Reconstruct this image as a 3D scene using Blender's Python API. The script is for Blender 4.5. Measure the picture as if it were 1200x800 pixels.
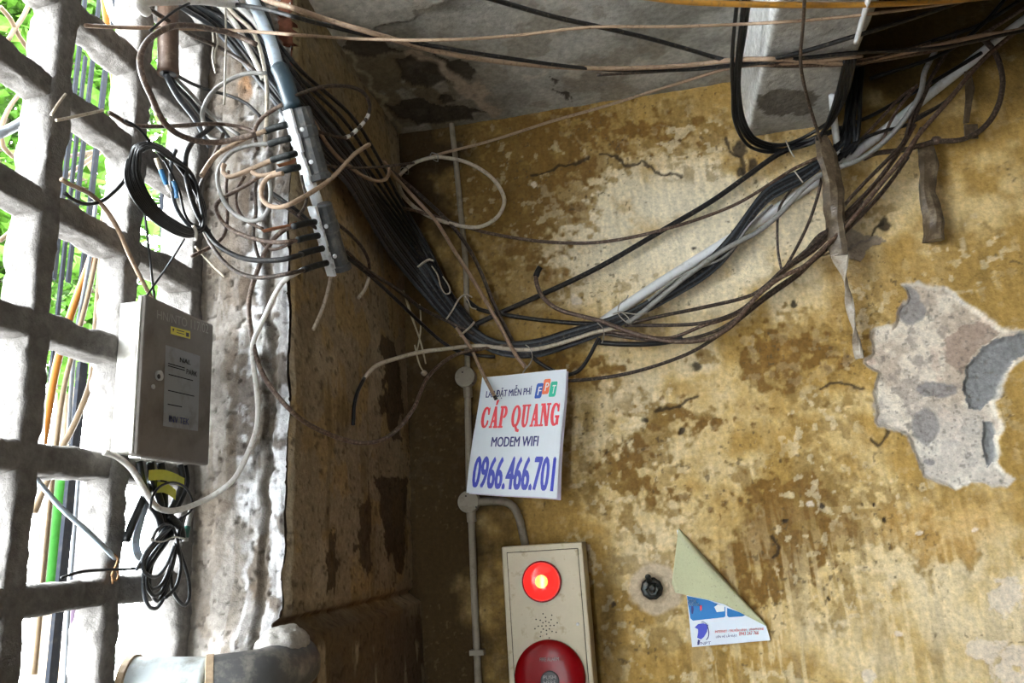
import bpy, bmesh, math, random
import numpy as np
from mathutils import Matrix, Vector

for o in list(bpy.data.objects):
    bpy.data.objects.remove(o, do_unlink=True)
SC = bpy.context.scene
COL = SC.collection
random.seed(7)

# ------------------------------------------------------------------ camera
FPX = 900.0                                   # focal length in pixels of a 1200 px wide frame (27 mm)
CAM = np.array([0.0, 0.0, 1.6])


def _unit(v):
    v = np.array(v, float)
    return v / np.linalg.norm(v)


_v = _unit([370 - 600, 3500, -FPX])           # world up seen by the camera (pitched up, slightly rolled)
_d = _unit([776 - 600, -230, -FPX])           # room depth axis seen by the camera
_d = _unit(_d - _v * (_d @ _v))
ROT = np.array([np.cross(_d, _v), _d, _v])
cam_d = bpy.data.cameras.new('camera')
cam_d.sensor_width = 36.0
cam_d.lens = 36.0 * FPX / 1200.0
cam_d.clip_start = 0.02
cam = bpy.data.objects.new('camera', cam_d)
COL.objects.link(cam)
_m = Matrix.Identity(4)
for _i in range(3):
    for _j in range(3):
        _m[_i][_j] = ROT[_i][_j]
    _m[_i][3] = CAM[_i]
cam.matrix_world = _m
SC.camera = cam

# ------------------------------------------------------------------ world, exposure
world = bpy.data.worlds.new('sky')
SC.world = world
world.use_nodes = True
_nt = world.node_tree
_bg = _nt.nodes['Background']
_bg.inputs['Color'].default_value = (0.90, 0.96, 1.0, 1)
_bg.inputs['Strength'].default_value = 27.0
SC.view_settings.view_transform = 'Standard'
SC.view_settings.look = 'None'
SC.view_settings.gamma = 1.0
SC.view_settings.use_curve_mapping = False
SC.view_settings.exposure = 0.48

# ------------------------------------------------------------------ room planes
YB = 2.0        # back wall
XL = -0.647     # inner face of the left wall
YJ = 1.305      # jamb of the window opening
XG = -0.83      # inner face of the concrete lattice
ZC = 2.80       # ceiling


def ray(px, py):
    r = ROT @ np.array([(px - 600) / FPX, -(py - 400) / FPX, -1.0])
    return r / np.linalg.norm(r)


def at(px, py, axis, val):
    r = ray(px, py)
    return CAM + r * ((val - CAM[axis]) / r[axis])


def surf(px, py):
    """distance along a view ray to the room shell"""
    r = ray(px, py)
    best = 9.0
    c = []
    if r[1] > 1e-6:
        t = (YB - CAM[1]) / r[1]
        p = CAM + t * r
        if p[0] >= XL - 1e-6:
            c.append(t)
        t = (YJ - CAM[1]) / r[1]
        p = CAM + t * r
        if XG <= p[0] <= XL:
            c.append(t)
    if r[0] < -1e-6:
        t = (XL - CAM[0]) / r[0]
        p = CAM + t * r
        if YJ <= p[1] <= YB:
            c.append(t)
        t = (XG - CAM[0]) / r[0]
        p = CAM + t * r
        if p[1] <= YJ:
            c.append(t)
    if r[2] > 1e-6:
        t = (ZC - CAM[2]) / r[2]
        if (CAM + t * r)[0] < 0.5:
            c.append(t)
    return min(c + [best])


BEAM_LO, BEAM_HI = np.array([0.345, -3.0, 2.625]), np.array([0.56, 2.0, 3.6])


def beam_hit(r):
    t0, t1 = 0.0, 9.0
    for i in range(3):
        if abs(r[i]) < 1e-9:
            continue
        a, b = sorted(((BEAM_LO[i] - CAM[i]) / r[i], (BEAM_HI[i] - CAM[i]) / r[i]))
        t0, t1 = max(t0, a), min(t1, b)
    return t0 if t0 < t1 else 9.0


def P(px, py, off=0.02):
    """point `off` metres in front of the room shell (and clear of the beam) on a view ray"""
    r = ray(px, py)
    return CAM + r * min(surf(px, py) - off, beam_hit(r) - 0.03)


def project(X):
    c = (X - CAM) @ ROT
    return np.stack([600 + FPX * c[..., 0] / -c[..., 2], 400 - FPX * c[..., 1] / -c[..., 2]], -1)


# ------------------------------------------------------------------ numpy noise
def _h(i, j, k, s):
    n = (i * 374761393 + j * 668265263 + k * 2147483647 + s * 1274126177) & 0xffffffff
    n = ((n ^ (n >> 13)) * 1274126177) & 0xffffffff
    n = ((n ^ (n >> 16)) * 2246822519) & 0xffffffff
    return ((n ^ (n >> 15)) & 0xffff) / 65535.0


def vnoise(p, seed=0):
    f = np.floor(p)
    i = f.astype(np.int64)
    t = p - f
    t = t * t * t * (t * (t * 6 - 15) + 10)
    r = 0
    for a in (0, 1):
        wa = t[..., 0] if a else 1 - t[..., 0]
        for b in (0, 1):
            wb = t[..., 1] if b else 1 - t[..., 1]
            for c in (0, 1):
                wc = t[..., 2] if c else 1 - t[..., 2]
                r = r + wa * wb * wc * _h(i[..., 0] + a, i[..., 1] + b, i[..., 2] + c, seed)
    return r


def fbm(p, scale, oct=4, seed=0, gain=0.5):
    """p in metres, scale = feature size in metres, result about 0..1"""
    q = p / scale
    a, s, n = 1.0, 0.0, 0.0
    for o in range(oct):
        s = s + a * vnoise(q + 17.3 * o, seed + o * 7)
        n += a
        a *= gain
        q = q * 2.03
    return s / n


def sstep(a, b, x):
    t = np.clip((x - a) / (b - a), 0, 1)
    return t * t * (3 - 2 * t)


def mix(a, b, m):
    return a + (b - a) * m[..., None]


def lin(r, g, b):
    """sRGB 0..255 -> linear"""
    f = lambda c: (c / 255 / 12.92) if c / 255 <= 0.04045 else ((c / 255 + 0.055) / 1.055) ** 2.4
    return np.array([f(r), f(g), f(b)])


def inpoly(uv, poly):
    x, y = uv[..., 0], uv[..., 1]
    r = np.zeros(x.shape, bool)
    n = len(poly)
    for i in range(n):
        x1, y1 = poly[i]
        x2, y2 = poly[(i + 1) % n]
        if y1 == y2:
            continue
        c = ((y1 > y) != (y2 > y)) & (x < (x2 - x1) * (y - y1) / (y2 - y1) + x1)
        r ^= c
    return r


def dline(uv, pts):
    x, y = uv[..., 0], uv[..., 1]
    d = np.full(x.shape, 1e9)
    for (x1, y1), (x2, y2) in zip(pts[:-1], pts[1:]):
        L = (x2 - x1) ** 2 + (y2 - y1) ** 2
        t = np.clip(((x - x1) * (x2 - x1) + (y - y1) * (y2 - y1)) / L, 0, 1)
        d = np.minimum(d, np.hypot(x - x1 - t * (x2 - x1), y - y1 - t * (y2 - y1)))
    return d


def blob(uv, cx, cy, sx, sy):
    return np.exp(-(((uv[..., 0] - cx) / sx) ** 2 + ((uv[..., 1] - cy) / sy) ** 2))


# ------------------------------------------------------------------ materials
MATS = {}


def mat(name, color=(0.5, 0.5, 0.5), rough=0.6, metal=0.0, dust=None, dust_amt=0.0, dust_scale=60.0, bump=0.0, bump_scale=200.0,
        attr=False, emit=None, emit_s=0.0, vary=0.0, trans=0.0, spec=0.5):
    if name in MATS:
        return MATS[name]
    m = bpy.data.materials.new(name)
    m.use_nodes = True
    nt = m.node_tree
    N, L = nt.nodes, nt.links
    b = N['Principled BSDF']
    b.inputs['Roughness'].default_value = rough
    b.inputs['Metallic'].default_value = metal
    b.inputs['Specular IOR Level'].default_value = spec
    tc = N.new('ShaderNodeTexCoord')
    src = None
    if attr:
        a = N.new('ShaderNodeAttribute')
        a.attribute_name = 'Col'
        src = a.outputs['Color']
    if dust is not None or vary > 0:
        nz = N.new('ShaderNodeTexNoise')
        nz.inputs['Scale'].default_value = dust_scale
        nz.inputs['Detail'].default_value = 5.0
        nz.inputs['Roughness'].default_value = 0.65
        L.new(tc.outputs['Object'], nz.inputs['Vector'])
    if dust is not None:
        rmp = N.new('ShaderNodeMapRange')
        rmp.inputs['From Min'].default_value = 0.62 - dust_amt * 0.4
        rmp.inputs['From Max'].default_value = 0.80 - dust_amt * 0.25
        L.new(nz.outputs['Fac'], rmp.inputs['Value'])
        mx = N.new('ShaderNodeMix')
        mx.data_type = 'RGBA'
        if src is not None:
            L.new(src, mx.inputs['A'])
        else:
            mx.inputs['A'].default_value = (*color, 1)
        mx.inputs['B'].default_value = (*dust, 1)
        L.new(rmp.outputs['Result'], mx.inputs['Factor'])
        src = mx.outputs['Result']
    if vary > 0:
        mr = N.new('ShaderNodeMapRange')
        mr.inputs['From Min'].default_value = 0.25
        mr.inputs['From Max'].default_value = 0.75
        mr.inputs['To Min'].default_value = 1 - vary
        mr.inputs['To Max'].default_value = 1 + vary
        L.new(nz.outputs['Fac'], mr.inputs['Value'])
        vm = N.new('ShaderNodeVectorMath')
        vm.operation = 'SCALE'
        if src is not None:
            L.new(src, vm.inputs[0])
        else:
            vm.inputs[0].default_value = color
        L.new(mr.outputs['Result'], vm.inputs['Scale'])
        src = vm.outputs['Vector']
    if src is not None:
        L.new(src, b.inputs['Base Color'])
    else:
        b.inputs['Base Color'].default_value = (*color, 1)
    if bump > 0:
        n2 = N.new('ShaderNodeTexNoise')
        n2.inputs['Scale'].default_value = bump_scale
        n2.inputs['Detail'].default_value = 4.0
        n2.inputs['Roughness'].default_value = 0.7
        L.new(tc.outputs['Object'], n2.inputs['Vector'])
        bp = N.new('ShaderNodeBump')
        bp.inputs['Strength'].default_value = bump
        bp.inputs['Distance'].default_value = 0.004
        L.new(n2.outputs['Fac'], bp.inputs['Height'])
        L.new(bp.outputs['Normal'], b.inputs['Normal'])
    if emit is not None:
        b.inputs['Emission Color'].default_value = (*emit, 1)
        b.inputs['Emission Strength'].default_value = emit_s
    if trans > 0:
        b.inputs['Transmission Weight'].default_value = trans
    MATS[name] = m
    return m


M_PLASTER = mat('stained_plaster', attr=True, rough=0.9, spec=0.25, vary=0.30, dust_scale=90, bump=0.7, bump_scale=110)
M_CONCRETE = mat('rough_concrete', attr=True, rough=0.95, spec=0.2, vary=0.32, dust_scale=70, bump=0.8, bump_scale=90)
M_FLOOR = mat('cement_floor', (0.10, 0.09, 0.08), 0.9, vary=0.2, dust_scale=6, bump=0.3, bump_scale=60)
M_SIDE = mat('plain_plaster', (0.10, 0.075, 0.045), 0.9, vary=0.2, dust_scale=8, bump=0.3, bump_scale=60)


# ------------------------------------------------------------------ object helpers
def tag(o, label=None, cat=None, group=None, kind=None):
    if label:
        o['label'] = label
    if cat:
        o['category'] = cat
    if group:
        o['group'] = group
    if kind:
        o['kind'] = kind
    return o


def link(name, me, m=None, parent=None, smooth=False):
    o = bpy.data.objects.new(name, me)
    COL.objects.link(o)
    if m is not None:
        me.materials.append(m)
    if smooth and len(me.polygons):
        me.polygons.foreach_set('use_smooth', np.ones(len(me.polygons), bool))
    if parent is not None:
        o.parent = parent
        o.matrix_parent_inverse = Matrix.Translation(-parent.location)
    return o


def empty(name, loc, label, cat, group=None):
    o = bpy.data.objects.new(name, None)
    COL.objects.link(o)
    o.location = Vector(loc)
    o.empty_display_size = 0.02
    return tag(o, label, cat, group)


def mesh(name, v, f):
    me = bpy.data.meshes.new(name)
    me.from_pydata([tuple(map(float, p)) for p in v], [], [tuple(q) for q in f])
    me.update()
    return me


def quads(name, V, F, C=None):
    """fast mesh from numpy arrays of vertices and quads"""
    me = bpy.data.meshes.new(name)
    me.vertices.add(len(V))
    me.vertices.foreach_set('co', np.ascontiguousarray(V, np.float32).ravel())
    me.loops.add(F.size)
    me.loops.foreach_set('vertex_index', np.ascontiguousarray(F, np.int32).ravel())
    me.polygons.add(len(F))
    me.polygons.foreach_set('loop_start', np.arange(0, F.size, 4, dtype=np.int32))
    me.polygons.foreach_set('loop_total', np.full(len(F), 4, np.int32))
    me.update(calc_edges=True)
    if C is not None:
        a = me.attributes.new('Col', 'FLOAT_COLOR', 'POINT')
        a.data.foreach_set('color', np.ascontiguousarray(np.concatenate([C, np.ones((len(C), 1))], 1), np.float32).ravel())
    return me


def axis_pts(segs):
    """list of (start, end, step) -> sorted coordinates"""
    r = []
    for a, b, s in segs:
        n = max(1, int(round((b - a) / s)))
        r.append(np.linspace(a, b, n + 1)[:-1])
    r.append(np.array([segs[-1][1]]))
    return np.concatenate(r)


def sheet(name, us, vs, pos, nrm, paint, m, flip=False):
    """displaced grid: pos(U,V)->xyz, paint(xyz, px)->(colour, height)"""
    U, V = np.meshgrid(us, vs)
    X = pos(U, V).reshape(-1, 3)
    C, Hh = paint(X, project(X))
    X = X + np.asarray(nrm, float) * Hh[:, None]
    nu, nv = len(us), len(vs)
    I = np.arange(nu * nv).reshape(nv, nu)
    F = np.stack([I[:-1, :-1], I[:-1, 1:], I[1:, 1:], I[1:, :-1]], -1).reshape(-1, 4)
    if flip:
        F = F[:, ::-1]
    return link(name, quads(name, X, F, np.clip(C, 0, 1)), m, smooth=True)


def rough_box(name, lo, hi, step, amp, m, parent=None, colour=(0.3, 0.29, 0.27), seed=0, rnd=0.006, paint=None):
    """a rough cast block: subdivided box, edges worn round, surface pitted"""
    lo, hi = np.array(lo, float), np.array(hi, float)
    n = np.maximum(1, np.round((hi - lo) / step).astype(int))
    n = np.maximum(n, 4)
    V, F, base = [], [], 0
    for ax in range(3):
        b, c = (ax + 1) % 3, (ax + 2) % 3
        for side in (0, 1):
            ub = np.linspace(lo[b], hi[b], n[b] + 1)
            uc = np.linspace(lo[c], hi[c], n[c] + 1)
            B, Cc = np.meshgrid(ub, uc)
            X = np.zeros(B.shape + (3,))
            X[..., b], X[..., c] = B, Cc
            X[..., ax] = hi[ax] if side else lo[ax]
            I = np.arange(B.size).reshape(B.shape) + base
            f = np.stack([I[:-1, :-1], I[:-1, 1:], I[1:, 1:], I[1:, :-1]], -1).reshape(-1, 4)
            if not side:
                f = f[:, ::-1]
            V.append(X.reshape(-1, 3))
            F.append(f)
            base += B.size
    V, F = np.concatenate(V), np.concatenate(F)
    key = np.round(V * 1e5).astype(np.int64)
    _, first, inv = np.unique(key, axis=0, return_index=True, return_inverse=True)
    V = V[first]
    F = inv.reshape(-1)[F]
    ctr = np.clip(V, lo + rnd, hi - rnd)          # rounded edges
    d = V - ctr
    ln = np.linalg.norm(d, axis=1, keepdims=True)
    nn = np.where(ln > 1e-9, d / np.maximum(ln, 1e-9), 0)
    X = ctr + nn * rnd
    nz = fbm(X, 0.05, 5, seed) - 0.5
    pit = np.clip(fbm(X, 0.018, 3, seed + 31) - 0.62, 0, 1)
    X = X + nn * (nz * amp * 2 - pit * amp * 2.5)[:, None]
    C = np.tile(np.array(colour, float), (len(X), 1))
    g = fbm(X, 0.04, 4, seed + 3)
    C = C * (0.7 + 0.6 * g)[:, None]
    if paint is not None:
        C = paint(X, C)
    return link(name, quads(name, X, F, np.clip(C, 0, 1)), m, parent, smooth=True)


def ortho(t):
    t = _unit(t)
    a = np.array([0, 0, 1.0]) if abs(t[2]) < 0.9 else np.array([1.0, 0, 0])
    u = _unit(np.cross(t, a))
    return u, np.cross(t, u)


def catmull(pts, step=0.008, closed=False):
    pts = [np.array(p, float) for p in pts]
    if len(pts) == 2:
        pts = [pts[0], (pts[0] + pts[1]) / 2, pts[1]]
    n = len(pts)
    out = []
    for i in range(n if closed else n - 1):
        if closed:
            p0, p1, p2, p3 = pts[(i - 1) % n], pts[i], pts[(i + 1) % n], pts[(i + 2) % n]
        else:
            p1, p2 = pts[i], pts[i + 1]
            p0 = pts[i - 1] if i else p1 * 2 - p2
            p3 = pts[i + 2] if i + 2 < n else p2 * 2 - p1
        L = np.linalg.norm(p2 - p1)
        k = max(2, int(L / step))
        # centripetal parametrisation keeps loops from kinking
        t0 = 0.0
        t1 = t0 + max(np.linalg.norm(p1 - p0), 1e-6) ** 0.5
        t2 = t1 + max(L, 1e-6) ** 0.5
        t3 = t2 + max(np.linalg.norm(p3 - p2), 1e-6) ** 0.5
        for j in range(k):
            t = t1 + (t2 - t1) * j / k
            A1 = (t1 - t) / (t1 - t0) * p0 + (t - t0) / (t1 - t0) * p1
            A2 = (t2 - t) / (t2 - t1) * p1 + (t - t1) / (t2 - t1) * p2
            A3 = (t3 - t) / (t3 - t2) * p2 + (t - t2) / (t3 - t2) * p3
            B1 = (t2 - t) / (t2 - t0) * A1 + (t - t0) / (t2 - t0) * A2
            B2 = (t3 - t) / (t3 - t1) * A2 + (t - t1) / (t3 - t1) * A3
            out.append((t2 - t) / (t2 - t1) * B1 + (t - t1) / (t2 - t1) * B2)
    if not closed:
        out.append(pts[-1])
    return np.array(out)


def tube_vf(path, rad, sides=8, closed=False, base=0, flat=1.0):
    """swept tube: returns vertex list and faces; rad scalar or per point"""
    n = len(path)
    R = np.full(n, rad, float) if np.isscalar(rad) else np.asarray(rad, float)
    T = np.gradient(path, axis=0) if not closed else np.roll(path, -1, 0) - np.roll(path, 1, 0)
    V, F = [], []
    u, w = ortho(T[0])
    for i in range(n):
        t = T[i] / max(np.linalg.norm(T[i]), 1e-9)
        u = u - t * (u @ t)
        u = u / max(np.linalg.norm(u), 1e-9)
        w = np.cross(t, u)
        for k in range(sides):
            a = 2 * math.pi * k / sides
            V.append(path[i] + R[i] * (math.cos(a) * u + flat * math.sin(a) * w))
    m = n if closed else n - 1
    for i in range(m):
        j = (i + 1) % n
        for k in range(sides):
            l = (k + 1) % sides
            F.append((base + i * sides + k, base + i * sides + l, base + j * sides + l, base + j * sides + k))
    if not closed:
        F.append(tuple(base + k for k in range(sides))[::-1])
        F.append(tuple(base + (n - 1) * sides + k for k in range(sides)))
    return V, F


def tube(name, pts, rad, m, parent=None, sides=8, closed=False, step=0.008, flat=1.0, raw=False):
    path = np.array(pts, float) if raw else catmull(pts, step, closed)
    if not np.isscalar(rad):
        rad = np.interp(np.linspace(0, 1, len(path)), np.linspace(0, 1, len(rad)), rad)
    V, F = tube_vf(path, rad, sides, closed, flat=flat)
    return link(name, mesh(name, V, F), m, parent, smooth=True)


def box_vf(c, ax, half, V, F):
    """append an oriented box; ax = 3 unit axes (rows), half = half sizes"""
    b = len(V)
    for s in ((-1, -1, -1), (1, -1, -1), (1, 1, -1), (-1, 1, -1), (-1, -1, 1), (1, -1, 1), (1, 1, 1), (-1, 1, 1)):
        V.append(np.array(c) + sum(np.array(ax[i]) * half[i] * s[i] for i in range(3)))
    for q in ((0, 3, 2, 1), (4, 5, 6, 7), (0, 1, 5, 4), (1, 2, 6, 5), (2, 3, 7, 6), (3, 0, 4, 7)):
        F.append(tuple(b + i for i in q))


def bevel_box(name, lo, hi, bev, m, parent=None, seg=2):
    bm = bmesh.new()
    bmesh.ops.create_cube(bm, size=1.0)
    lo, hi = Vector(lo), Vector(hi)
    for v in bm.verts:
        v.co = Vector(((lo[i] + hi[i]) / 2 + v.co[i] * (hi[i] - lo[i])) for i in range(3))
    if bev > 0:
        bmesh.ops.bevel(bm, geom=bm.edges[:], offset=bev, segments=seg, affect='EDGES', profile=0.5)
    me = bpy.data.meshes.new(name)
    bm.to_mesh(me)
    bm.free()
    return link(name, me, m, parent)


def lathe_vf(c, axis, prof, sides=24):
    """prof: list of (distance along axis, radius)"""
    axis = _unit(axis)
    u, w = ortho(axis)
    V, F = [], []
    for h, r in prof:
        for k in range(sides):
            a = 2 * math.pi * k / sides
            V.append(np.array(c) + axis * h + r * (math.cos(a) * u + math.sin(a) * w))
    for i in range(len(prof) - 1):
        for k in range(sides):
            l = (k + 1) % sides
            F.append((i * sides + k, i * sides + l, (i + 1) * sides + l, (i + 1) * sides + k))
    F.append(tuple(range(sides))[::-1])
    F.append(tuple((len(prof) - 1) * sides + k for k in range(sides)))
    return V, F


def lathe(name, c, axis, prof, m, parent=None, sides=24, smooth=False):
    V, F = lathe_vf(c, axis, prof, sides)
    o = link(name, mesh(name, V, F), m, parent, smooth=smooth)
    return o


def struct(o):
    o['kind'] = 'structure'
    return o

# ================================================================== the setting
OCHRE = np.array([0.40, 0.25, 0.070])
CREAM = np.array([0.62, 0.46, 0.215])
BROWN = np.array([0.17, 0.085, 0.015])
PALE = np.array([0.70, 0.59, 0.40])
DAMP_SHADE = np.array([0.026, 0.015, 0.006])

PEEL = [(1058, 335), (1075, 330), (1105, 337), (1125, 347), (1150, 365), (1170, 383), (1200, 386), (1245, 388), (1245, 425), (1200, 421),
        (1182, 440), (1168, 470), (1174, 500), (1170, 540), (1189, 560), (1180, 570), (1140, 566), (1120, 573), (1095, 565), (1080, 560),
        (1072, 540), (1062, 512), (1050, 505), (1030, 500), (1022, 475), (1025, 450), (1030, 437), (1013, 425), (1018, 410), (1021, 385),
        (1045, 380), (1052, 365), (1063, 350)]
CEMENT = [(1130, 452), (1132, 430), (1145, 410), (1165, 395), (1200, 387), (1245, 388), (1245, 412), (1195, 419), (1180, 440), (1174, 462),
          (1150, 478), (1135, 476)]
CEMENT2 = [(1150, 492), (1166, 497), (1170, 540), (1158, 546), (1150, 520)]
TAUPE = [(1110, 400), (1125, 380), (1150, 378), (1172, 388), (1140, 412), (1128, 440), (1112, 425)]


def paint_back(X, q):
    n = len(X)
    w1 = fbm(X, 0.035, 4, 11) - 0.5
    w2 = fbm(X, 0.035, 4, 12) - 0.5
    qw = q + np.stack([w1, w2], -1) * 34          # ragged outlines
    qs = q + np.stack([w1, w2], -1) * 12
    big = fbm(X, 0.30, 4, 1)
    mid = fbm(X, 0.075, 5, 2)
    fine = fbm(X, 0.018, 4, 3)
    st = X * np.array([1.0, 1.0, 0.16])
    streak = fbm(st, 0.010, 4, 5)
    C = np.tile(OCHRE, (n, 1))
    # worn, paler limewash areas
    pale = 0.10 + 0.95 * blob(q, 800, 270, 210, 110) + 0.55 * blob(q, 700, 500, 110, 90) + 0.5 * blob(q, 840, 460, 150, 120) \
        + 0.75 * blob(q, 1090, 690, 260, 150) + 0.35 * blob(q, 640, 300, 60, 70) + 0.35 * blob(q, 760, 640, 60, 90) + 0.40 * blob(q, 1100, 240, 150, 60)
    pm = sstep(0.25, 0.75, pale + (mid - 0.5) * 1.5 + (big - 0.5) * 0.8)
    C = mix(C, CREAM[None], pm)
    C = mix(C, PALE[None], sstep(0.62, 0.85, pale * 0.55 + mid * 0.65) * 0.7)
    C = mix(C, np.array([[0.78, 0.71, 0.55]]), np.clip(blob(q, 790, 268, 170, 80) * 1.1 * sstep(0.32, 0.55, mid + 0.08), 0, 1) * 0.7)
    # ochre and brown blotches where the wash flaked off
    reg = 0.18 + 0.75 * blob(q, 610, 230, 110, 150) + 0.65 * blob(q, 900, 420, 70, 60) + 0.75 * blob(q, 930, 600, 60, 80) \
        + 0.5 * blob(q, 740, 560, 90, 60) + 0.5 * blob(q, 800, 490, 60, 30) + 0.35 * blob(q, 1060, 620, 120, 60) + 0.5 * blob(q, 870, 680, 70, 60) \
        + 0.45 * blob(q, 780, 150, 140, 40) + 0.35 * blob(q, 990, 400, 50, 60) + 0.55 * blob(q, 680, 430, 60, 30) - 0.30 * blob(q, 800, 290, 130, 70)
    bl = sstep(0.50, 0.56, 0.42 * reg + 0.42 * mid + 0.22 * fine - 0.02)
    C = mix(C, (OCHRE * 0.72)[None], bl * 0.85)
    bl2 = sstep(0.60, 0.66, 0.42 * reg + 0.38 * fbm(X, 0.045, 5, 8) + 0.30 * fine)
    C = mix(C, BROWN[None], bl2 * 0.8)
    f3 = fbm(X, 0.026, 5, 81)
    bl3 = sstep(0.565, 0.60, f3 + 0.25 * (big - 0.5) + 0.10 * (reg - 0.4))
    clus = sstep(0.50, 0.62, fbm(X, 0.20, 4, 88) + 0.16 * (reg - 0.35))
    C = mix(C, (OCHRE * 0.62)[None], bl3 * clus * 0.60)
    rim = sstep(0.03, 0.0, np.abs(f3 + 0.25 * (big - 0.5) + 0.10 * (reg - 0.4) - 0.565))
    C = mix(C, np.array([[0.16, 0.10, 0.035]]), rim * clus * 0.25)
    C = mix(C, PALE[None] * 1.05, sstep(0.63, 0.68, fbm(X, 0.020, 4, 85) + 0.2 * (0.5 - big)) * (0.12 + 0.4 * clus))
    # loose saturated ochre at right
    oc = sstep(0.35, 0.65, 0.6 * blob(q, 1110, 610, 120, 60) + 0.25 * blob(q, 1150, 330, 90, 80) + 0.4 * blob(q, 900, 410, 60, 50) + (mid - 0.5))
    C = mix(C, np.array([[0.52, 0.31, 0.085]]), oc * 0.65)
    # streaks run down
    C = C * (0.80 + 0.42 * streak)[:, None]
    low = sstep(560, 760, q[:, 1]) * sstep(760, 900, q[:, 0])
    C = mix(C, np.array([[0.70, 0.56, 0.32]]), sstep(0.48, 0.62, streak) * low * 0.7)
    C = mix(C, np.array([[0.30, 0.24, 0.15]]), sstep(0.58, 0.70, fbm(st, 0.03, 4, 44)) * low * 0.35)
    # damp and painted shade in the corner; painted shadow right of the alarm box
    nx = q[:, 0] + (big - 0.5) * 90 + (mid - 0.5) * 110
    damp_shade = 1.1 * sstep(630, 540, nx) * sstep(400, 560, q[:, 1]) + 0.85 * sstep(560, 490, nx) + 0.6 * blob(q, 712, 740, 30, 110) + 0.35 * sstep(660, 560, nx) * sstep(330, 180, q[:, 1])
    damp_shade = np.clip(damp_shade, 0, 1) * sstep(0.30, 0.55, 0.70 * damp_shade + 0.40 * mid)
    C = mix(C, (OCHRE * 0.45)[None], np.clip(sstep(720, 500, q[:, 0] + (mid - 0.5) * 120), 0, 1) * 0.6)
    C = mix(C, DAMP_SHADE[None], damp_shade * 0.92)
    C = mix(C, np.array([[0.040, 0.028, 0.007]]), sstep(185, 70, q[:, 1] + (mid - 0.5) * 90 + (q[:, 0] - 1080) * 0.35) * sstep(930, 1000, q[:, 0]) * 0.93)  # shade beyond the beam painted dark at the top right
    # specks
    sp = sstep(0.74, 0.80, fbm(X, 0.009, 2, 71)) * sstep(0.45, 0.6, fbm(X, 0.10, 3, 72))
    C = mix(C, np.array([[0.10, 0.07, 0.035]]), sp * 0.7)
    H = (big - 0.5) * 0.010 + (mid - 0.5) * 0.004 + (fine - 0.5) * 0.0015 - bl * 0.0012 - bl2 * 0.0012
    # cracks and knocks
    cr = [[(702, 180), (720, 184), (735, 196), (752, 188), (768, 200), (800, 205)], [(620, 205), (650, 198), (690, 183)], [(1010, 455), (985, 448), (960, 455)],
          [(850, 160), (856, 175), (868, 180), (872, 205)], [(955, 300), (985, 292), (1020, 280), (1036, 262)], [(1040, 505), (1030, 520), (1022, 512)],
          [(768, 480), (800, 472), (818, 462)], [(905, 625), (912, 640), (908, 655)], [(470, 500), (478, 540), (474, 600)]]
    for k, c in enumerate(cr):
        d = dline(qs, c)
        C = mix(C, np.array([[0.03, 0.02, 0.012]]), sstep(2.6, 0.8, d) * 0.85)
        H -= sstep(4.0, 0.5, d) * 0.004
    for cx, cy, r in [(868, 172, 9), (880, 195, 8), (812, 292, 3), (868, 200, 6), (1037, 264, 8), (815, 430, 6), (930, 355, 4), (755, 492, 4), (797, 505, 5), (1025, 590, 2.5), (970, 700, 3), (1038, 608, 4),
                      (962, 592, 4), (922, 610, 3), (720, 705, 3)]:
        d = np.hypot(qs[:, 0] - cx, (qs[:, 1] - cy) * 0.8)
        C = mix(C, np.array([[0.035, 0.026, 0.018]]), sstep(r, r * 0.6, d) * 0.9)
        H -= sstep(r * 1.2, r * 0.4, d) * 0.006
    # white chips
    for cx, cy, r in [(1018, 792, 9), (1078, 624, 5), (948, 590, 6), (1143, 620, 4), (625, 215, 5), (675, 350, 7), (690, 640, 6), (1150, 768, 24), (1188, 782, 24), (1055, 742, 6), (1185, 698, 24)]:
        qq = qs + (qw - q) * (1.2 if r > 15 else 0)
        d = np.hypot(qq[:, 0] - cx, (qq[:, 1] - cy) * 1.3)
        C = mix(C, np.array([[0.70, 0.60, 0.48]]), sstep(r, r * 0.7, d) * 0.85)
        H -= sstep(r, r * 0.7, d) * 0.0015
    # plaster ring around the metal stub
    d = np.hypot(qs[:, 0] - 768, (qs[:, 1] - 690) * 1.05)
    C = mix(C, np.array([[0.52, 0.42, 0.30]]), sstep(34, 28, d) * 0.9)
    H += sstep(34, 28, d) * 0.003 - sstep(20, 12, d) * 0.012
    # big flaked patch showing the older render
    edge = dline(qs, PEEL + PEEL[:1])
    ins = sstep(-2.2, 2.2, np.where(inpoly(qs, PEEL), edge, -edge))
    under = mix(np.tile(np.array([0.50, 0.41, 0.32]), (n, 1)), np.array([[0.68, 0.60, 0.49]]), sstep(0.45, 0.6, fbm(X, 0.05, 4, 21)))
    under = mix(under, np.array([[0.36, 0.30, 0.25]]), sstep(0.55, 0.66, fbm(X, 0.035, 4, 22)) * 0.8)
    under = mix(under, np.array([[0.60, 0.46, 0.36]]), sstep(0.6, 0.7, fbm(X, 0.06, 4, 25)) * 0.6)
    under = mix(under, np.array([[0.66, 0.62, 0.56]]), sstep(440, 540, q[:, 1] + (mid - 0.5) * 120) * 0.6)
    under = mix(under, np.array([[0.34, 0.245, 0.19]]), inpoly(qs, TAUPE).astype(float) * 0.8)
    for cx, cy, sx, sy in [(1065, 345, 14, 10), (1070, 365, 16, 16), (1100, 455, 24, 9), (1085, 500, 16, 22), (1090, 543, 10, 4), (1140, 352, 14, 5)]:
        under = mix(under, np.array([[0.27, 0.25, 0.24]]), sstep(0.30, 0.45, blob(qs, cx, cy, sx, sy)) * 0.9)
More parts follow.
